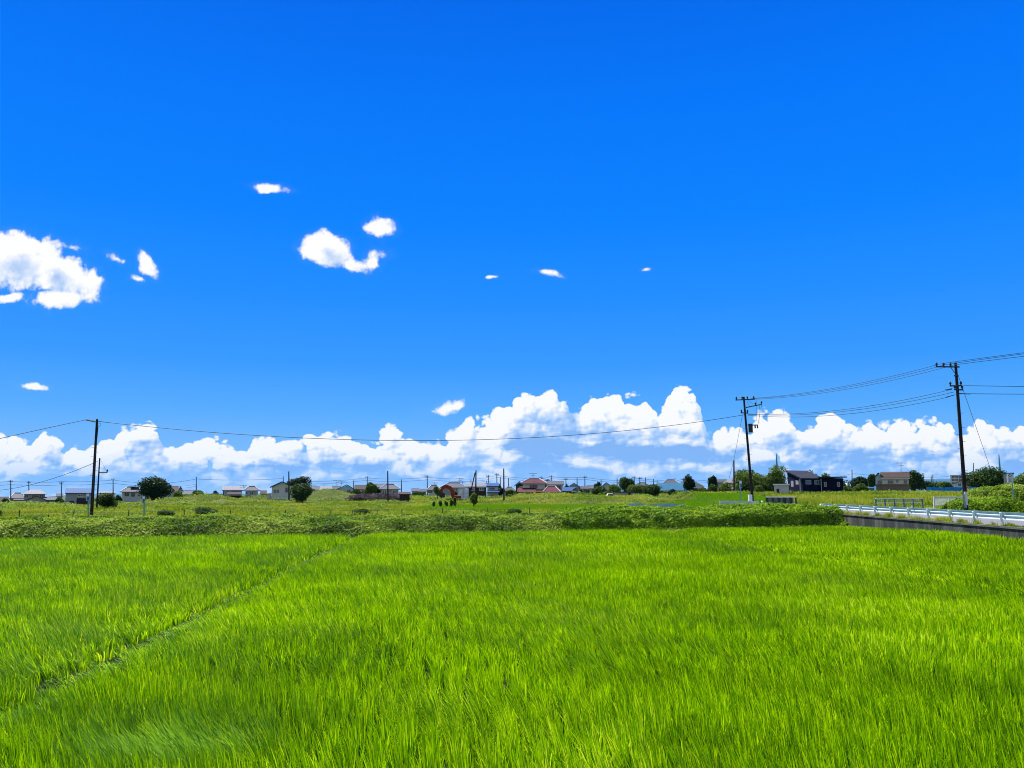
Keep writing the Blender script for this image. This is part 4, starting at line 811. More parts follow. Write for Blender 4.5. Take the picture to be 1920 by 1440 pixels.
for a_, b_, t_, y_, Y_, k_, l_ in ((100, 121, 934, 946, 190, 'mid', 'low green shrubs between the traditional house and the blue roofed shed'), (2, 18, 935, 948, 190, 'dark', 'dark shrub at the far left edge below the brown roof'), (214, 228, 928, 940, 180, 'mid', 'low shrub left of the grey hip roofed house'),
        (486, 503, 926, 938, 185, 'bright', 'light green shrubs left of the beige gabled house'), (770, 800, 922, 932, 200, 'mid', 'low line of bushes right of the open shed'), (700, 714, 914, 928, 185, 'dark', 'dark shrub between the small round tree and the grey hip roof'),
        (1290, 1306, 908, 926, 180, 'mid', 'low shrub between the upright tree and the sloping white roof'), (1560, 1590, 896, 916, 210, 'mid', 'green treetops behind the flat navy wing'), (1742, 1785, 906, 920, 210, 'dark', 'dark low trees behind the blue sheeting'),
        (322, 345, 921, 934, 185, 'bright', 'pale shrubs in front of the white gabled house'), (930, 942, 905, 915, 210, 'mid', 'small treetop right of the bright blue roof'), (1398, 1420, 880, 912, 160, 'bright', 'sunlit tree behind the foot of the leaning pole')):
    tree(l_, a_, b_, t_, y_, Y_, k_, 'bush', leaves=2400, leaf=.15, lobes=9, trunkfrac=0)
for a_, b_, t_, e_, y_, Y_, w_, r_, l_ in ((104, 118, 927, 931, 940, 260, W_GREY, R_SLATE, 'tiny far house with slate roof left of the blue roofed shed'), (487, 500, 921, 926, 936, 270, W_TAN, R_BROWN, 'tiny far house with brown roof left of the beige gabled house'),
        (771, 786, 917, 921, 930, 280, W_GREY, R_GREY, 'tiny far grey roofed house right of the open shed'), (786, 800, 918, 922, 930, 300, W_DARK, R_SLATE, 'tiny far dark house beside the small white house'), (560, 592, 912, 917, 930, 240, W_GREY, R_GREY, 'far grey roofed house mostly hidden by the round leafy tree'),
        (1100, 1116, 911, 916, 928, 260, W_TAN, R_GREY, 'tiny far house behind the dark evergreen'), (1612, 1634, 909, 914, 924, 260, W_WHITE, R_SLATE, 'far slate roofed house left of the pale blue gable end'), (425, 452, 924, 928, 936, 175, W_DARK, R_BROWN, 'low dark outbuilding in front of the dark teal house')):
    house(l_, Y_, [(a_, b_, y_, e_, t_, 'gx', w_, r_, 7)], [(a_+3, e_+1.2, a_+6, e_+4)])
# debris heap
def rubble():
    c = at(708, 934, 158); n = 1500; mb = MB(); rg = random.Random(4)
    for i in range(n):
        t = rg.uniform(-1, 1); x = c.x+t*6.2; y = 158+rg.uniform(-1.6, 1.6); top = (1-abs(t)**4)*(1.15+.12*math.sin(t*7)); z = c.z-.2+top*rg.random()**.6*(1-abs((y-158)/2.4)); s = rg.uniform(.08, .26)
        a = rg.uniform(0, 3.1); ca, sa = math.cos(a)*s, math.sin(a)*s; l = rg.uniform(.5, 1.6); hh = s*rg.uniform(.3, .9)
        mb.add([(x-ca*l, y-sa, z), (x+sa, y-ca, z), (x+ca*l, y+sa, z+.1*l*s), (x-sa, y+ca, z), (x-ca*l*.7, y-sa, z+hh), (x+sa*.7, y-ca, z+hh), (x+ca*l*.7, y+sa, z+hh), (x-sa*.7, y+ca, z+hh)], [(0, 3, 2, 1), (4, 5, 6, 7), (0, 1, 5, 4), (1, 2, 6, 5), (2, 3, 7, 6), (3, 0, 4, 7)])
    mb.box(c.x-5.6, c.x+5.6, 157.6, 158.6, Hs(c.x, 158)-.3, c.z+.55)
    tag(mb.build('debris_heap', mat('grey_brown_debris', (.24, .18, .17), .95, .45, 1.2)), 'long heap of grey brown demolition debris behind the grassy mound', 'debris heap')
rubble()
# excavator behind the weeds, only its bent orange boom showing
def excavator():
    Y = 160; O = mat('orange_machine_paint', (.24, .035, .010), .5, .12, 2); base = at(850, 930, Y)
    root = empty('excavator', (base.x, Y, Hs(base.x, Y)), 'orange excavator with its bent boom raised over the weeds', 'excavator')
    def arc(pts, w0, w1, yo, th, nm):
        P_ = [at(a, b, Y+yo) for a, b in pts]; up = []; dn = []
        for i, p in enumerate(P_):
            d = (P_[min(i+1, len(P_)-1)]-P_[max(i-1, 0)]).normalized(); n = Vector((-d.z, 0, d.x)); w = w0+(w1-w0)*i/(len(P_)-1); up.append((p.x+n.x*w, p.z+n.z*w)); dn.append((p.x-n.x*w, p.z-n.z*w))
        return MB().extrude(up+dn[::-1], 'y', Y+yo, Y+yo+th).build(nm, O, root)
    arc([(849, 928), (848, 921), (844, 915), (838, 912.5), (833, 912.5)], .42, .34, 0, .5, 'boom')
    arc([(835, 912), (830, 914.5), (827.5, 920), (829, 925)], .36, .20, .05, .4, 'stick')
    a, b = at(843, 921, Y+.6), at(834, 915, Y+.6); MB().tube([a, b], [.10, .06], 8).build('hydraulic_ram', M_GALV, root)
    p = at(829, 925.5, Y); MB().extrude([(p.x-.6, p.z), (p.x+.5, p.z+.1), (p.x+.55, p.z-.7), (p.x-.1, p.z-.95), (p.x-.55, p.z-.6)], 'y', Y-.2, Y+.7).build('bucket', M_STEEL, root)
    q = at(853, 931, Y); MB().box(q.x-.6, q.x+1.2, Y-.8, Y+.8, q.z-.4, q.z+.2).build('cab', O, root, bevel=.12)
    MB().box(q.x-1.6, q.x+2.3, Y-1.2, Y+2.0, Hs(q.x, Y), q.z-.4).build('crawler_tracks', M_STEEL, root, bevel=.2)
excavator()
def car(label, x0, x1, ytop, Y):
    a, b = at(x0, ytop, Y), at(x1, ytop, Y); L = (b.x-a.x); g0 = min(Hs(a.x, Y), a.z-1.4); h = a.z-g0; root = empty('parked_car', ((a.x+b.x)/2, Y, g0), label, 'car')
    x = lambda t: a.x+L*t
    MB().extrude([(x(0), g0+.3), (x(1), g0+.3), (x(1), g0+h*.55), (x(.93), g0+h*.62), (x(.80), g0+h), (x(.15), g0+h), (x(.03), g0+h*.65), (x(0), g0+h*.55)], 'y', Y, Y+1.6).build('body', M_WHITE, root, bevel=.06)
    MB().extrude([(x(.10), g0+h*.62), (x(.86), g0+h*.62), (x(.77), g0+h*.93), (x(.18), g0+h*.93)], 'y', Y-.01, Y+1.61).build('side_windows', M_GLASS, root)
    for t in (.18, .80): MB().tube([(x(t), Y-.02, g0+.3), (x(t), Y+.2, g0+.3)], .3, 14).build('wheel', M_STEEL, root)
car('white van parked before the grey concrete hut, only its top showing', 1138, 1152, 925.3, 150)

# ------------------------------------------------------------------ poles and wires
def pole(label, xt, yt, xb, yb, Y, r=.15, arms=(), group=None, name='utility_pole', bolts=0, m=None, cat='utility pole', strut=None):
    T = at(xt, yt, Y); B = at(xb, yb, Y); d = (B-T).normalized(); gz = Hs(B.x, Y); k = (T.z-(gz-.3))/max(.01, (T.z-B.z)); E_ = T+(B-T)*k
    root = empty(name, (E_.x, E_.y, E_.z), label, cat, group)
    MB().tube([E_, T], [r*1.25, r*.8], 12).build('pole', m or M_POLE, root, smooth=False)
    for (x0, y0, x1, y1, ins) in arms:
        a, b = at(x0, y0, Y-r*1.05), at(x1, y1, Y-r*1.05); am = MB().tube([a, b], .065 if Y < 100 else .08, 4).build('crossarm', M_STEEL, root)
        for t in ins:
            p = a.lerp(b, t); MB().tube([p, p+Vector((0, 0, .12)), p+Vector((0, 0, .16)), p+Vector((0, 0, .30)), p+Vector((0, 0, .38))], [.04, .05, .10, .09, .03], 8).build('insulator', M_GALV if Y > 100 else M_STEEL, am)
    for i in range(bolts):
        t = .28+i*.045; p = T+(E_-T)*t; s = 1 if i % 2 else -1
        MB().tube([p, p+Vector((s*(r+.22), -.05, .03))], .014, 4).build('step_bolt', M_STEEL, root)
    if strut: MB().tube([at(strut[0], strut[1], Y-.3), at(strut[2], strut[3], Y-.3)], r*.8, 8).build('strut', M_POLE, root)
    return root
def wire(label, p0, Y0, p1, Y1, mid=None, r=.022, sag=.3, group='overhead wires', name='power_line', n=26):
    a, b = at(*p0, Y0), at(*p1, Y1)
    if mid:
        bt, bd = .5, 1e9
        for i in range(5, 196):
            t = i/200; q = a.lerp(b, t); px = 960+q.x/q.y*FPX
            if abs(px-mid[0]) < bd: bd = abs(px-mid[0]); bt = t
        q = a.lerp(b, bt); sag = (q.z-at(mid[0], mid[1], q.y).z)/(4*bt*(1-bt))
    pts = [a.lerp(b, i/n)-Vector((0, 0, 4*sag*(i/n)*(1-i/n))) for i in range(n+1)]
    return tag(MB().tube(pts, r, 5).build(name, M_WIRE, smooth=True), label, 'wire', group)
YA, YB, YC = 72, 92, 70
A_ = pole('tall dark pole nearest the left edge, with one slanting top arm', 182, 786, 171.5, 966, YA, .115, [(161, 787, 181, 791, ())], bolts=14)
ring = MB().tube([at(186+2.6*math.cos(t*.5), 796+3.2*math.sin(t*.5), YA-.2) for t in range(13)], .018, 5); ring.build('cable_loop', M_WIRE, A_)
MB().tube([at(184, 800, YA-.2), at(178, 860, YA-.2), at(172.5, 950, YA-.2)], .03, 6).build('cable_conduit', M_STEEL, A_)
D_ = pole('shorter dark pole just right of the nearest left pole, with a side arm', 187, 859, 182, 942, 96, .085, [(187, 886, 201, 886, (1.0,))], bolts=0)
MB().tube([at(188, 861, 95.7), at(200, 885, 95.7)], .012, 4).build('stay_wire', M_WIRE, D_)
B_ = pole('leaning dark pole carrying a transformer above the bamboo side', 1394.5, 744, 1411, 940, YB, .135,
          [(1379, 750, 1415, 748.5, (.05, .35, .62, .95)), (1399, 764, 1428, 758, (.6, 1.0)), (1389, 774, 1403, 774.5, (.1, .9)), (1402, 797, 1420, 797, ())], bolts=14)
bx = at(1407, 811, YB-.2)
MB().tube([(bx.x, YB-.35, bx.z), (bx.x, YB-.35, bx.z+1.0)], .24, 16).build('transformer', M_STEEL, B_)
for x_ in (1416, 1420.5): p_ = at(x_, 803, YB-.3); MB().tube([p_, p_+Vector((0, 0, .15)), p_+Vector((0, 0, .42))], [.07, .09, .05], 8).build('fuse_cutout', M_STEEL, B_)
for i_, (a_, b_) in enumerate((((1400, 751), (1406, 763)), ((1418, 751), (1418, 790)), ((1424, 760), (1423, 795)), ((1428, 759), (1421, 797)), ((1403, 750), (1411, 757)))): MB().tube([at(*a_, YB-.3), at(*b_, YB-.3)], .016, 4).build('jumper_cable', M_WIRE, B_)
MB().box(at(1403, 930, YB-.6).x, at(1409, 930, YB-.6).x, YB-.9, YB-.5, Hs(40*.7, YB)-.2, at(1404, 927.5, YB-.6).z).build('meter_cabinet', M_WHITE, B_)
C__ = pole('tall dark pole on the right with three insulators on its top arm', 1791.5, 680, 1812, 965, YC, .14,
           [(1755, 687.5, 1799, 688, (.03, .33, .62)), (1781, 723.5, 1803, 723, (.05, .95)), (1789, 730.5, 1806, 731, (.1, .9)), (1789, 704.5, 1797, 704.5, ())], bolts=15)
MB().tube([at(1782, 688, YC-.25), at(1790, 699, YC-.25)], .03, 5).build('arm_brace', M_STEEL, C__)
for (a_, b_) in (((1774, 745), (1791, 740)), ((1799, 738), (1819, 739)), ((1785, 729), (1772, 731))): MB().tube([at(*a_, YC-.25), at(*b_, YC-.25)], [.05, .03], 6).build('strain_insulator', M_STEEL, C__)
p_ = at(1808, 935, YC); MB().box(p_.x-.14, p_.x+.10, YC-.34, YC-.26, p_.z-.55, p_.z+.6).build('notice_plate', M_WHITE, C__)
MB().tube([at(1806, 926, YC-.27), at(1811, 952, YC-.27)], .09, 8).build('cable_guard', M_GALV, C__)
wire('long wire running from the left pole to the leaning transformer pole', (184, 790), YA, (1397, 777.5), YB, (850, 825.5), .026, n=48)
wire('wire leaving the left pole towards the left edge', (162, 787), YA, (-120, 850), 50, (0, 822.5), .024)
wire('lower wire sloping from the left pole down to the left edge', (176, 868), YA, (-60, 920), 96, (60, 910), .022)
for i_, (a_, b_, m_) in enumerate((((1408, 747), (1757, 684), (1600, 722)), ((1411, 747.5), (1770, 684.5), (1600, 725)), ((1414, 748.5), (1786, 685), (1600, 728.5)))):
    wire(['uppermost of the top wires between the two right hand poles', 'middle one of the top wires between the two right hand poles', 'lowest of the top wires between the two right hand poles'][i_], a_, YB, b_, YC, m_, .020, group='top wires between the right hand poles')
for i_, (a_, b_, m_) in enumerate((((1402, 776), (1785, 730), (1600, 766)), ((1402, 777), (1789, 735), (1600, 769.5)), ((1402, 778.5), (1776, 745), (1600, 775.5)))):
    wire(['uppermost of the lower wires between the two right hand poles', 'middle one of the lower wires between the two right hand poles', 'lowest of the lower wires between the two right hand poles'][i_], a_, YB, b_, YC, m_, .022, group='lower wires between the right hand poles')
for i_, (a_, b_, m_) in enumerate((((1757, 683), (2100, 640), (1920, 663)), ((1770, 684), (2100, 642), (1920, 665)), ((1786, 684.5), (2100, 648), (1920, 669.5)))):
    wire(['uppermost wire leaving the right pole for the right edge', 'middle one of the three top wires leaving the right pole', 'lowest of the three top wires leaving the right pole'][i_], a_, YC, b_, 62, m_, .022, group='top wires leaving the right pole')
wire('straight wire leaving the right pole at its middle arm', (1801, 723), YC, (2150, 726), 62, (1920, 724.5), .024)
wire('straight wire leaving the right pole just below its arms', (1799, 738), YC, (2150, 738), 62, (1920, 739), .026)
wire('guy wire slanting from the right pole to the ground', (1797, 705), YC, (1866, 905), 80, None, .018, sag=0, name='guy_wire', group=None)
wire('guy wire from the leaning pole down to the short pole by the white roof', (1392, 778), YB, (1376, 863), 140, None, .022, sag=0, name='guy_wire', group=None)
wire('stay wire from the short pole down to the bushes', (1375, 866), 140, (1367, 897), 140, None, .025, sag=0, name='guy_wire', group=None)

DP = [(20, 900, 945, 'the small grey hip roof'), (54, 902, 936, 'the traditional house'), (115, 903, 942, 'the left of the blue roofed shed'), (212, 897, 938, 'the low white house'), (368, 894, 930, 'the round distant bush'),
      (541.5, 884, 935, 'the beige gabled house'), (531, 893, 905, 'the ridge of the beige house'), (663, 901, 925, 'the pale blue gable'), (688.5, 893, 915, 'the small round bright tree'), (727, 883, 925, 'the hip roof behind the debris'), (752.5, 899, 926, 'the open shed'),
      (801, 891, 930, 'the small white house'), (883, 899, 912, 'the dark timber building'), (915.5, 890, 925, 'the blue roofed house'), (931.5, 887, 925, 'the dark shrub'), (938, 894, 925, 'the dark shrub, slightly lower'), (944.5, 878.5, 928, 'the clipped shrub'), (953.5, 896, 922, 'the low brown roof'),
      (1014.5, 893, 905, 'the red roof'), (1033.5, 891, 905, 'the flat grey roof'), (1061, 896, 912, 'the black gable'), (1082, 895, 925, 'the small blue roofed hut'), (1096.5, 892, 920, 'the dark evergreen'), (1127, 900, 915, 'the blue roofed white house'),
      (1157, 897, 912, 'the left part of the hedge row'), (1189, 893, 912, 'the broad sunlit bush'), (1199.5, 894, 910, 'the pale low roof'), (1210.5, 895, 910, 'the broad dark bush'), (1225, 898, 912, 'the left end of the teal roof'), (1265.5, 896, 905, 'the dark hip roof behind the teal roofs'), (1281.5, 896, 910, 'the right end of the teal roof'),
      (1376, 863, 898, 'the sunlit white hip roof'), (1597.5, 881, 920, 'the bright bush right of the navy house'), (1749, 890, 905, 'the low trees past the brown roof'), (1746, 893, 905, 'the low trees, slightly shorter'), (1825, 868, 905, 'the left part of the big spreading tree')]
arm_at = {54, 115, 212, 688.5, 801, 915.5, 931.5, 1014.5, 1033.5, 1061, 1096.5, 1189, 1199.5, 1281.5, 20}
for (x_, y_, b_, nm_) in DP:
    ar = [(x_-3.4, y_+3, x_+3.4, y_+3, (0, 1))] if x_ in arm_at else ()
    th_ = 'brown steel' if x_ in (541.5, 727, 944.5, 1376, 1597.5) else 'grey'
    pole(('slender %s pole rising behind %s' % (th_, nm_)) if ar == () else ('pole with short crossarm rising behind %s' % nm_), x_, y_, x_+.3, b_, 150 if x_ in (541.5, 727, 944.5) else (140 if x_ == 1376 else 240), .14 if x_ not in (541.5, 727, 944.5) else .13, ar, group='distant poles along the horizon', m=mat('weathered_pole', (.14, .13, .13), .85, .2, 2) if th_ == 'grey' else mat('rust_brown_pole', (.07, .035, .035), .7, .2, 2))
pole('pole with a slanting strut between the excavator and the blue roof', 892.5, 882, 892, 925, 150, .13, strut=(891, 886, 882, 924), group='distant poles along the horizon')
def run(label, pts, Y=240, r=.045, sag=.35, drops=(0,)):
    m = MB()
    for dy_ in drops:
        for (a, b) in zip(pts[:-1], pts[1:]):
            p, q = at(a[0], a[1]+dy_, Y), at(b[0], b[1]+dy_, Y); n = 10
            m.tube([p.lerp(q, i/n)-Vector((0, 0, 4*sag*(abs(q.x-p.x)/22)*(i/n)*(1-i/n))) for i in range(n+1)], r, 4)
    return tag(m.build('distant_wire', M_WIRE), label, 'wire', 'distant wires along the horizon')
run('distant wires over the roofs left of the big dark tree', [(-60, 905), (20, 902.5), (54, 903.5), (115, 903), (212, 900), (290, 906)], drops=(0, 6))
run('distant wire from the big dark tree to the beige house', [(320, 905), (368, 898), (531, 897)], drops=(0,))
run('faint lower distant wire from the big dark tree to the pole', [(320, 913), (368, 908)], drops=(0, 4), r=.035)
run('distant wires from the beige house to the A shaped pole', [(570, 903), (688.5, 896), (727, 898), (801, 895), (890, 898)], drops=(0, 4.5), r=.04)
run('distant wires between the A shaped pole and the red roof', [(890, 898), (915.5, 895), (931.5, 891), (944.5, 893), (1014.5, 898), (1033.5, 893.5)], drops=(0, 4), r=.035)
run('distant wires over the red roof and hedge row', [(1014.5, 897), (1033.5, 894), (1096.5, 895), (1157, 901), (1189, 896), (1199.5, 897)], drops=(0, 3.5), r=.04)
run('distant wires over the teal roofed building', [(1199.5, 897), (1265.5, 902), (1281.5, 898), (1380, 902)], drops=(0, 3), r=.035)
run('faint distant wires crossing behind the navy house pole', [(1560, 897), (1597.5, 888), (1660, 892), (1749, 895), (1780, 893)], r=.03, sag=.2)

# ------------------------------------------------------------------ roadside things
def guardrail():
    s = 2.7; Ys = [69-s*i for i in range(30)]
    root = empty('guardrail', (XW(50)+.25, 50, ZR), 'white steel guardrail with curved posts along the road edge', 'guardrail')
    fx = lambda y: XW(y)+.42
    prof = [(.00, .76), (-.05, .73), (-.085, .68), (-.085, .64), (-.02, .59), (-.02, .56), (-.085, .51), (-.085, .47), (-.05, .42), (0, .39)]
    prof = [(-x, z) for x, z in prof]
    yy_ = list(np.arange(69.6, -12, -1.35)); v = []; f = []
    for y in yy_:
        for x, z in prof: v.append((fx(y)-.03+x, y, ZR+z))
        for x, z in prof[::-1]: v.append((fx(y)-.03+x+.012, y, ZR+z+.002))
    k = len(prof)*2
    for i in range(len(yy_)-1):
        for j in range(k): f.append((i*k+j, i*k+(j+1) % k, (i+1)*k+(j+1) % k, (i+1)*k+j))
    MB().add(v, f).build('beam', mat('guardrail_paint', (.50, .62, .66), .45, .08, 1.5), root)
    pm = mat('guardrail_post_paint', (.66, .74, .78), .5, .08, 3)
    for y in Ys:
        x = fx(y)-.05
        MB().tube([(x+.02, y, ZR-.1), (x-.03, y, ZR+.2), (x-.09, y, ZR+.45), (x-.10, y, ZR+.70)], .062, 10).build('post', pm, root)
        MB().tube([(x-.10, y, ZR+.702), (x-.10, y, ZR+.74)], [.068, .045], 10).build('post_cap', M_WHITE, root)
        MB().box(x-.06, x+.05, y-.05, y+.05, ZR+.50, ZR+.62).build('bracket', M_GALV, root)
    e = MB(); y = 69.6; e.tube([(fx(y), y, ZR+.57), (fx(y)-.02, y+.25, ZR+.57)], [.20, .17], 12); e.build('end_terminal', pm, root)
    p = MB().tube([(fx(52.3)-.1, 52.3, ZR+.74), (fx(52.3)-.1, 52.3, ZR+.90)], .045, 8); p.build('reflector', M_WHITE, root)
guardrail()
def walltufts():
    rg = np.random.RandomState(9); n = 190; cy = 30+rg.rand(n)*37; i = rg.randint(0, n, 9000); hgt = (.10+.42*rg.rand(n)**2.2)
    Y = cy[i]+rg.randn(9000)*.18; X = XW(Y)+.10+rg.rand(9000)*.22; h = hgt[i]*(.5+.6*rg.rand(9000))
    v, f, t, r = blades('w', np.stack([X, Y, np.full(9000, ZR+.02)], 1), h, np.full(9000, .014), rg.randn(9000)*.10*h/.2*.5-.03, rg.randn(9000)*.06, .5+rg.rand(9000)*.4, 2, None, np.clip(rg.rand(9000)*.8, 0, 1))
    tag(raw_mesh('wall_weeds', v, f, M_MEADOW, attrs={'rnd': r}), 'weeds sprouting along the top of the retaining wall under the guardrail', 'weeds', kind='stuff')
walltufts()
def railing(label, x0, x1, ytop, ybot, Y, style):
    a, b = at(x0, ybot, Y), at(x1, ytop, Y); root = empty('bridge_railing', ((a.x+b.x)/2, Y, a.z), label, 'railing', 'railings beyond the road')
    dk = M_STEEL if style == 'panel' else (mat('slate_blue_rail', (.12, .18, .22), .5) if style == 'dark' else M_WHITE)
    MB().box(a.x, b.x, Y-.05, Y+.05, b.z-.09, b.z).build('top_rail', M_WHITE, root)
    MB().box(a.x+.02, b.x-.02, Y-.04, Y+.04, a.z+.12, a.z+.2).build('bottom_rail', M_WHITE, root)
    npost = {'panel': 6, 'dark': 6, 'bars': 3}[style]
    for i in range(npost):
        x = a.x+(b.x-a.x)*i/(npost-1); MB().box(x-.06, x+.06, Y-.055 if i else Y-.057, Y+.055, min(a.z, Hs(x, Y))-.1, b.z-.092).build('post', dk, root)
    if style == 'panel':
        MB().box(a.x+.1, b.x-.1, Y+.5, Y+.53, a.z+.25, b.z-.12).build('mesh_panel', mat('dusty_glass', (.10, .16, .13), .4, .2), root)
        for i in range(5):
            x = a.x+(b.x-a.x)*(i+.5)/5; MB().box(x-.04, x+.04, Y+.45, Y+.55, a.z, b.z-.12).build('back_post', M_STEEL, root)
    m = MB(); nb = 30 if style == 'bars' else 24
    for i in range(nb):
        x = a.x+(b.x-a.x)*(i+.5)/nb; m.box(x-.018, x+.018, Y-.02, Y+.02, a.z+.202, b.z-.092)
    if style != 'panel': m.build('balusters', dk if style == 'dark' else M_WHITE, root)
railing('dark framed bridge railing with white top rail left of the road end', 1437, 1492, 931, 948, 88, 'panel')
railing('dark barred bridge railing behind the guardrail near its middle', 1642, 1729, 934, 945.5, 84, 'dark')
railing('pale barred railing beside the foot of the right pole', 1752, 1809, 931, 951, 76, 'bars')
def bluefence(label, x0, x1, y0, y1, Y, col=(.30, .52, .58), nm='net_fence', y1r=None, cat='fence'):
    a, b = at(x0, y1, Y), at(x1, y0, Y); root = empty(nm, ((a.x+b.x)/2, Y, Hs((a.x+b.x)/2, Y)), label, cat)
    m = mat('netting_%d' % int(col[2]*1000), col, .7, .25, 1.2, stripes=(0, .25, .3)); n = max(4, int((b.x-a.x)/.5)); v = []; f = []
    zb = min(a.z, Hs(a.x, Y)+.1)
    for i in range(n+1):
        x = a.x+(b.x-a.x)*i/n; yo = .05*math.sin(i*1.7); zt = b.z+.04*math.sin(i*.9)
        v += [(x, Y+yo, zb), (x, Y+yo, zt), (x, Y+yo+.03, zb), (x, Y+yo+.03, zt)]
    for i in range(n): k = i*4; f += [(k, k+4, k+5, k+1), (k+2, k+3, k+7, k+6), (k+1, k+5, k+7, k+3)]
    MB().add(v, f).build('netting', m, root)
    k = max(2, int((b.x-a.x)/2.2))
    for i in range(k+1): x = a.x+(b.x-a.x)*i/k; MB().tube([(x, Y-.08, Hs(x, Y)-.1), (x, Y-.08, b.z+.08)], .035, 6).build('post', M_GALV, root)
bluefence('low pale blue net fence in the grass left of the leaning pole', 1175, 1284, 944.5, 952, 86)
bluefence('bright blue sheeting fence below the apartment block', 1738, 1842, 913.5, 920.5, 140, (.01, .22, .62))
bluefence('white plastic sheeting stretched behind the excavator', 859, 879, 916, 928, 165, (.62, .66, .70), 'sheet_fence')
def farrail():
    root = empty('guardrail', (at(1385, 945, 92).x, 91, Hs(26, 91)), 'far pale blue guardrail at the foot of the leaning pole', 'guardrail')
    a, b = at(1350, 946, 90), at(1421, 939, 90); z = at(1385, 939.5, 90).z
    MB().extrude([(89.9, z-.32), (89.96, z-.3), (89.93, z-.18), (89.98, z-.15), (89.93, z-.1), (89.97, z), (89.9, z), (89.86, z-.15)], 'x', a.x, b.x).build('beam', mat('guardrail_paint', (.5, .62, .66)), root)
    for i in range(6): x = a.x+(b.x-a.x)*i/5; MB().tube([(x, 90.05, Hs(x, 90)-.1), (x, 90.05, z+.04)], .06, 8).build('post', M_WHITE, root)
    p = at(1429, 940, 89); bo = MB().tube([(p.x, 89, Hs(p.x, 89)-.1), (p.x, 89, at(1429, 938.5, 89).z-.12), (p.x, 89, at(1429, 938.5, 89).z)], [.13, .13, .05], 12)
    tag(bo.build('bollard', M_WHITE), 'short white bollard right of the far pale blue guardrail', 'bollard')
farrail()
def wirefence():
    fy = lambda x: 76+.30*x
    root = empty('wire_fence', (-16, fy(-16), .8), 'long low green pipe fence with thin posts crossing the grass', 'fence')
    xs_ = np.arange(-56, 19, 1.0); MB().tube([(x, fy(x), 1.10+.03*math.sin(x*.7)) for x in xs_], .035, 6).build('rail', mat('green_pipe', (.012, .06, .05), .6), root)
    MB().tube([(x, fy(x)+.02, 1.50+.02*math.sin(x)) for x in xs_], .010, 4).build('top_wire', M_WIRE, root)
    for i, x in enumerate(np.arange(-55, 18.5, 1.95)):
        x = x+.2*math.sin(i*5); h = 1.52+.2*math.sin(i*3.3); MB().tube([(x, fy(x)+.06, .6), (x+.04*math.sin(i*7), fy(x)+.06, h)], .035, 6).build('post', mat('green_post', (.015, .06, .055), .6), root)
wirefence()
def marker(label, x, ytop, ybase, Y, boardw=5, boardh=13, dark=True):
    T = at(x, ytop, Y); B = at(x, ybase, Y); gz = min(B.z, Hs(B.x, Y)); root = empty('marker_post', (B.x, Y, gz), label, 'marker')
    MB().tube([(B.x, Y, gz-.1), (T.x, Y, T.z-.02)], .055, 8).build('post', M_TEAL, root)
    w = boardw/2/FPX*Y; h = boardh/FPX*Y
    s = MB().box(T.x-w, T.x+w, Y-.10, Y-.06, T.z-h, T.z).build('board', mat('faded_sign_blue', (.25, .40, .50), .6, .2, 3), root)
    MB().box(T.x-w*.2, T.x+w*.8, Y-.106, Y-.101, T.z-h*.92, T.z-h*.45).build('printed_panel', mat('sign_dark_blue', (.05, .09, .22), .5, .3, 8), s)
    MB().box(T.x-w*.85, T.x+w*.85, Y-.106, Y-.101, T.z-h*.38, T.z-h*.08).build('header_strip', M_WHITE, s)
marker('teal marker post with pale board at the foot of the left pole', 166, 925, 972, 66, 6, 14)
marker('teal marker post with small blue board standing alone in the grass', 270.5, 930, 970, 67, 5, 13)
marker('narrow sign post with a grey board left of the leaning pole', 1388, 901, 944, 95, 5, 14)
def roadsign():
    Y = 74; T = at(1893, 886, Y); B = at(1903, 945, Y); root = empty('road_sign', (B.x, Y, Hs(B.x, Y)), 'white information sign on a leaning teal post by the right edge', 'sign')
    MB().tube([(B.x+.05, Y, B.z-.9), tuple(T+Vector((.1, 0, -.3)))], .05, 8).build('post', M_TEAL, root)
    a, b = at(1888.5, 905, Y), at(1897, 888, Y); s = MB().box(a.x, b.x, Y-.1, Y-.06, a.z, b.z).build('board', M_WHITE, root)
    w = b.x-a.x; h = b.z-a.z; D = M_STEEL; m = MB()
    cx, cz = a.x+w*.5, a.z+h*.78; n = 16     # the round device in the upper half, blocks of small lettering below
    for k in range(n):
        t0, t1 = 2*math.pi*k/n, 2*math.pi*(k+1)/n; m.add([(cx+math.cos(t)*r_, Y-.104, cz+math.sin(t)*r_*.9) for t, r_ in ((t0, w*.30), (t1, w*.30), (t1, w*.20), (t0, w*.20))], [(0, 1, 2, 3)])
    for k, (p, q, zz) in enumerate(((.2, .8, .48), (.2, .55, .38), (.2, .8, .28), (.2, .65, .18), (.2, .8, .08))): m.add([(a.x+w*p, Y-.104, a.z+h*zz), (a.x+w*q, Y-.104, a.z+h*zz), (a.x+w*q, Y-.104, a.z+h*(zz+.045)), (a.x+w*p, Y-.104, a.z+h*(zz+.045))], [(0, 1, 2, 3)])
    m.build('lettering', D, s)
roadsign()
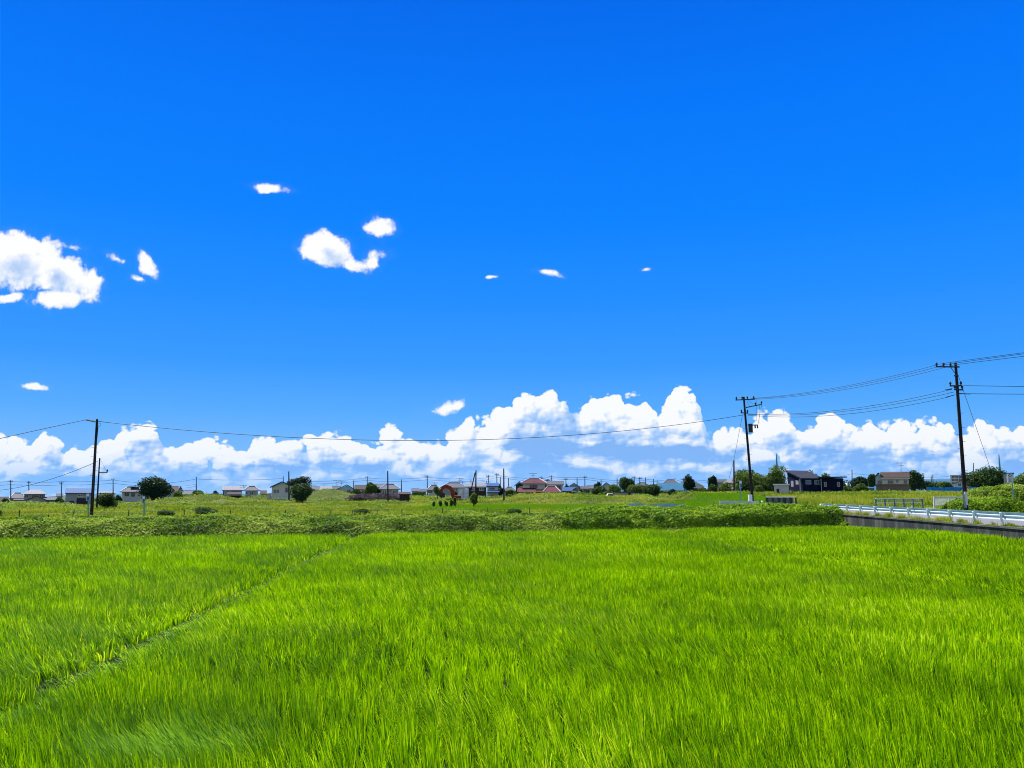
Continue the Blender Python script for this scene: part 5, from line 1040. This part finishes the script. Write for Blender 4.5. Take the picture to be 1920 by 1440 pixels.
def nettower(label, x, ytop, ybase, w, Y):
    T = at(x, ytop, Y); B = at(x, ybase, Y); ww = w/2/FPX*Y; gz = Hs(B.x, Y); root = empty('net_tower', (B.x, Y, gz), label, 'tower')
    lean = -w*.45/FPX*Y
    for sx in (-1, 1): MB().tube([(B.x+sx*ww, Y, gz), (T.x+lean+sx*ww*.08, Y, T.z)], [.30, .12], 6).build('mast', M_TEAL, root)
    MB().add([(B.x-ww*.95, Y+.05, gz), (B.x+ww*.95, Y+.05, gz), (T.x+lean+.1, Y+.05, T.z-.3), (B.x-ww*.95, Y+.15, gz), (B.x+ww*.95, Y+.15, gz), (T.x+lean+.1, Y+.15, T.z-.3)], [(0, 1, 2), (5, 4, 3), (0, 3, 4, 1), (1, 4, 5, 2), (2, 5, 3, 0)]).build('netting', mat('green_netting', (.22, .42, .42), .8, .1), root)
nettower('slim pale teal net tower rising above the bamboo grove', 1458, 851, 885, 6, 300)
nettower('slim dark teal net tower behind the big spreading tree', 1875, 852, 890, 5, 300)
# faint mountains on the horizon
def mountains():
    rg = np.random.RandomState(2); Y0 = 19000; ZB = -140; xs_ = np.linspace(-11000, 17000, 180); ys_ = np.linspace(Y0, Y0+3500, 14)
    def z(X, Y):
        w = sst(X, 3000, 9000)*.75+.25; t = (Y-Y0)/3500
        return (w*(170+150*nz2(X/1900, Y/1900, 50, 4)))*np.sin(np.clip(t, 0, 1)*math.pi)**.8*1.9+ZB
    v, f = grid(xs_, ys_, z); tag(raw_mesh('mountains', v, f, mat('forested_mountain', (.05, .09, .05), .95, .3, .001), smooth=True), kind='structure')
mountains()

# the air over the plain: pale even haze that only tells on the far mountains
hz = bpy.data.materials.new('haze_air'); hz.use_nodes = True; nt = hz.node_tree; nt.nodes.clear()
ho = nt.nodes.new('ShaderNodeOutputMaterial'); hv = nt.nodes.new('ShaderNodeVolumePrincipled'); nt.links.new(hv.outputs[0], ho.inputs['Volume'])
hv.inputs['Color'].default_value = (.10, .46, 1, 1); hv.inputs['Density'].default_value = .000022; hv.inputs['Anisotropy'].default_value = .1
tag(MB().box(-26000, 26000, -800, 24500, -320, 330).build('haze', hz), kind='stuff')
